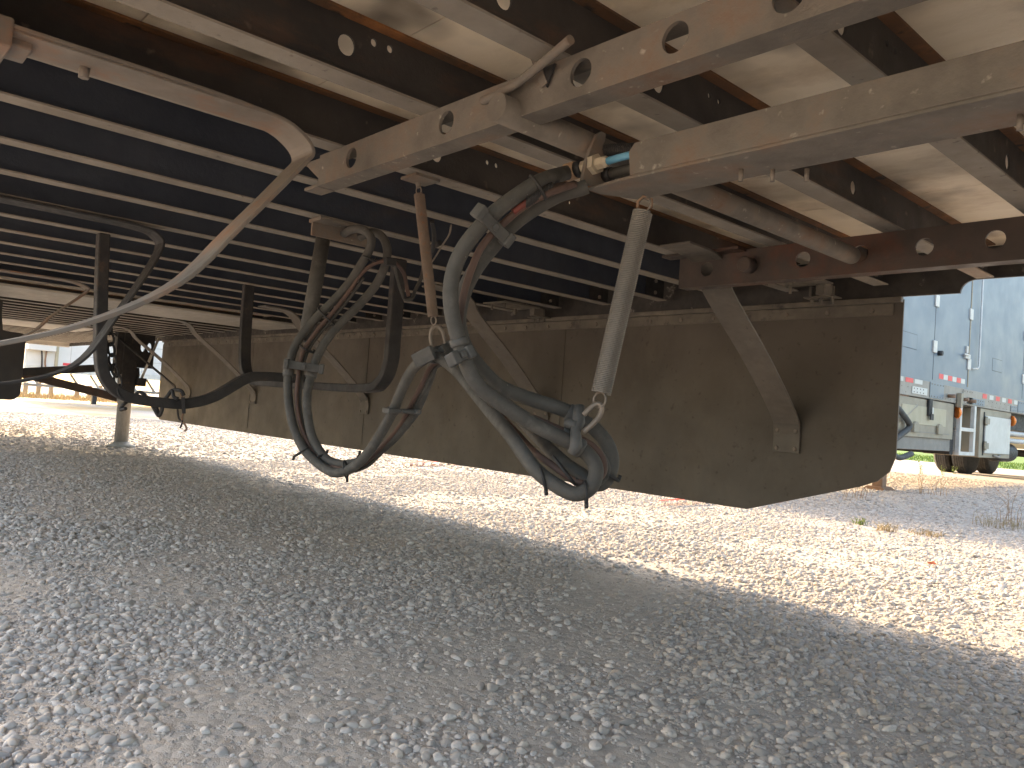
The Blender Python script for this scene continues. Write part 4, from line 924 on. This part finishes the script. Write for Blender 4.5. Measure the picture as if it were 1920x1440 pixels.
def blades(n, xr, yr, h, wd, mat, name, label, cat):
    vs = []; fs = []
    for _ in range(n):
        x, y = random.uniform(*xr), random.uniform(*yr); a = random.uniform(0, 6.28); hh = h*random.uniform(0.5, 1.2); dx, dy = math.cos(a)*wd, math.sin(a)*wd
        lx, ly = random.gauss(0, 0.3)*hh, random.gauss(0, 0.3)*hh; k = len(vs)
        vs += [(x-dx, y-dy, 0), (x+dx, y+dy, 0), (x+lx, y+ly, hh)]; fs.append((k, k+1, k+2))
    me = bpy.data.meshes.new(name); me.from_pydata(vs, [], fs); me.materials.append(mat)
    o = bpy.data.objects.new(name, me); col.objects.link(o); o['kind'] = 'stuff'; return tag(o, label, cat)
blades(9000, (-16, -3), (25.0, 34), 0.09, 0.012, M['lawn'], 'grass', 'bright green mown lawn beyond the pale blue trailer', 'grass')
blades(3500, (-31.5, -27.5), (3.5, 12), 0.20, 0.012, M['straw'], 'dry_grass', 'straw coloured dry grass around the row of short posts', 'grass')

def weed(px, py, h, n, mat, label, name='weed', leafy=False, spread=0.06):
    p = on_z(px, py, 0.0); b = MB(); rr = random.Random(px)
    for k in range(n):
        a = rr.uniform(0, 6.28); l = rr.uniform(0.4, 1.0)*h; s_ = Vector((math.cos(a), math.sin(a), 0))*spread*rr.uniform(0.2, 1)
        q0 = p+s_*0.5; q1 = q0+Vector((rr.gauss(0, .12)*l, rr.gauss(0, .12)*l, l*0.55)); q2 = q1+Vector((rr.gauss(0, .25)*l, rr.gauss(0, .25)*l, l*0.45))
        b.tube([q0-Vector((0, 0, 0.01)), q1, q2], [0.0022, 0.0016, 0.0008], 4)
        for _ in range(7 if leafy else 3):
            t = rr.random(); c = q1.lerp(q2, t); d = Vector((rr.gauss(0, 1), rr.gauss(0, 1), rr.gauss(0, .5))).normalized()*(0.035 if leafy else 0.014); e = d.cross(Vector((0, 0, 1))).normalized()*d.length*0.35
            b.add([c, c+d*0.5+e, c+d, c+d*0.5-e], [(0, 1, 2, 3)])
    o = b.build(name, mat); return tag(o, label, 'weed')
weed(1727, 889, 0.30, 7, M['leafgreen'], 'yellow-green weed by the outer tyre of the blue trailer', leafy=True)
weed(1767, 891, 0.20, 6, M['leafgreen'], 'small green weed in front of the middle tyre of the blue trailer', leafy=True)
weed(1791, 889, 0.20, 7, M['leafgreen'], 'dark leafy weed in front of the inner tyre of the blue trailer', leafy=True)
weed(1729, 928, 0.30, 6, M['dry'], 'tall thin dried brown weed by the cream belly box', spread=0.1)
weed(1765, 930, 0.24, 9, M['dry'], 'low sprawling dried brown weed in front of the ladder', spread=0.35)
weed(1610, 935, 0.18, 14, M['dry'], 'cluster of dried brown weeds near the rusty landing leg', spread=0.35)
weed(1890, 985, 0.34, 9, M['dry'], 'upright dried brown weeds on the shaded gravel', spread=0.18)
weed(1880, 990, 0.10, 50, M['straw'], 'patch of straw coloured grass among the upright dried weeds', 'grass_tuft', spread=0.45)
weed(1660, 996, 0.06, 40, M['straw'], 'low straw tuft at the edge of the lit gravel', 'grass_tuft', spread=0.14)
weed(1735, 1004, 0.04, 50, M['straw'], 'thin dry tuft along the shadow line on the gravel', 'grass_tuft', spread=0.22)
weed(1612, 984, 0.05, 30, M['leafgreen'], 'small green tuft beside the straw tuft', 'grass_tuft', spread=0.10)

# fallen leaf, marker flag and paint marks
p = on_z(1745, 1058, 0.02); b = MB(); b.add([p+Vector(v) for v in ((-.025, 0, 0), (0, -.016, .012), (.03, 0, .004), (0.004, .02, .016))], [(0, 1, 2, 3)]); b.v += [tuple(Vector(v)-Vector((0, 0, .0015))) for v in b.v[:4]]; b.f.append((7, 6, 5, 4)); b.sm.append(False); b.mi.append(0)
tag(b.build('fallen_leaf', M['leafred']), 'single curled orange-red leaf on the sunlit gravel', 'leaf')
def mark(pa, pb, wd, label):
    a, b_ = on_z(*pa, 0.0), on_z(*pb, 0.0); d = (b_-a); n = Vector((-d.y, d.x, 0)).normalized()*wd/2; mb = MB(); N = 16
    vs = []
    for i in range(N+1):
        t = i/N; c0 = a.lerp(b_, t)+Vector((0, 0, 0.040+ground_z(a.x, a.y))); k = 0.6+0.5*noise.noise(Vector((t*5, pa[0], 0)))
        vs += [c0-n*k, c0+n*k]
    mb.add(vs, [(2*i, 2*i+1, 2*i+3, 2*i+2) for i in range(N)]); o = mb.build('paint_mark', M['mark']); tag(o, label, 'paint mark'); return o
mark((752, 874), (866, 871), 0.16, 'long faint orange spray stripe on the gravel beyond the loop between the two springs')
mark((958, 889), (1020, 894), 0.26, 'orange spray stripe on the gravel behind the lower hose loop')
mark((1236, 948), (1322, 943), 0.10, 'thin orange spray stripe on the gravel under the skirt')
mark((1405, 948), (1445, 941), 0.10, 'short orange spray stripe by the red marker stake')
p = on_z(1461, 943, 0.0); tag(MB().prism([(p.y-0.03, -0.02), (p.y+0.03, -0.02), (p.y+0.018, 0.10), (p.y-0.004, 0.115)], 'x', p.x-0.012, p.x+0.012).build('marker_stake', M['red'], None, 0.003), 'small bright red marker stake poking out of the gravel', 'stake')

# ================================================================== ADDED TRAILER, unseen past the left edge, shades the ground ahead
XS = -19.8
st = thing('white_trailer', (XS-1.3, -5.2, 0), 'unseen white box trailer added ahead of the near side to shade the ground, crosswise to ours', 'trailer')
MB().box((XS-2.6, -11.6, 1.1), (XS, 1.4, 4.1)).build('body', M['white'], st, 0.02)
MB().box((XS-2.4, -11.0, 0.86), (XS-0.2, 0.8, 1.099)).build('frame', M['black'], st)
for yw in (-9.0, -10.2):
    for xw in (XS-0.3, XS-2.3): wheel_y(st, xw, yw, 0.5, 0.5)
for dx in (-0.4, -2.2):
    MB().box((XS+dx-0.06, -1.6, 0.0), (XS+dx+0.06, -1.48, 0.86)).build('landing_leg', M['rustleg'], st, 0.006)
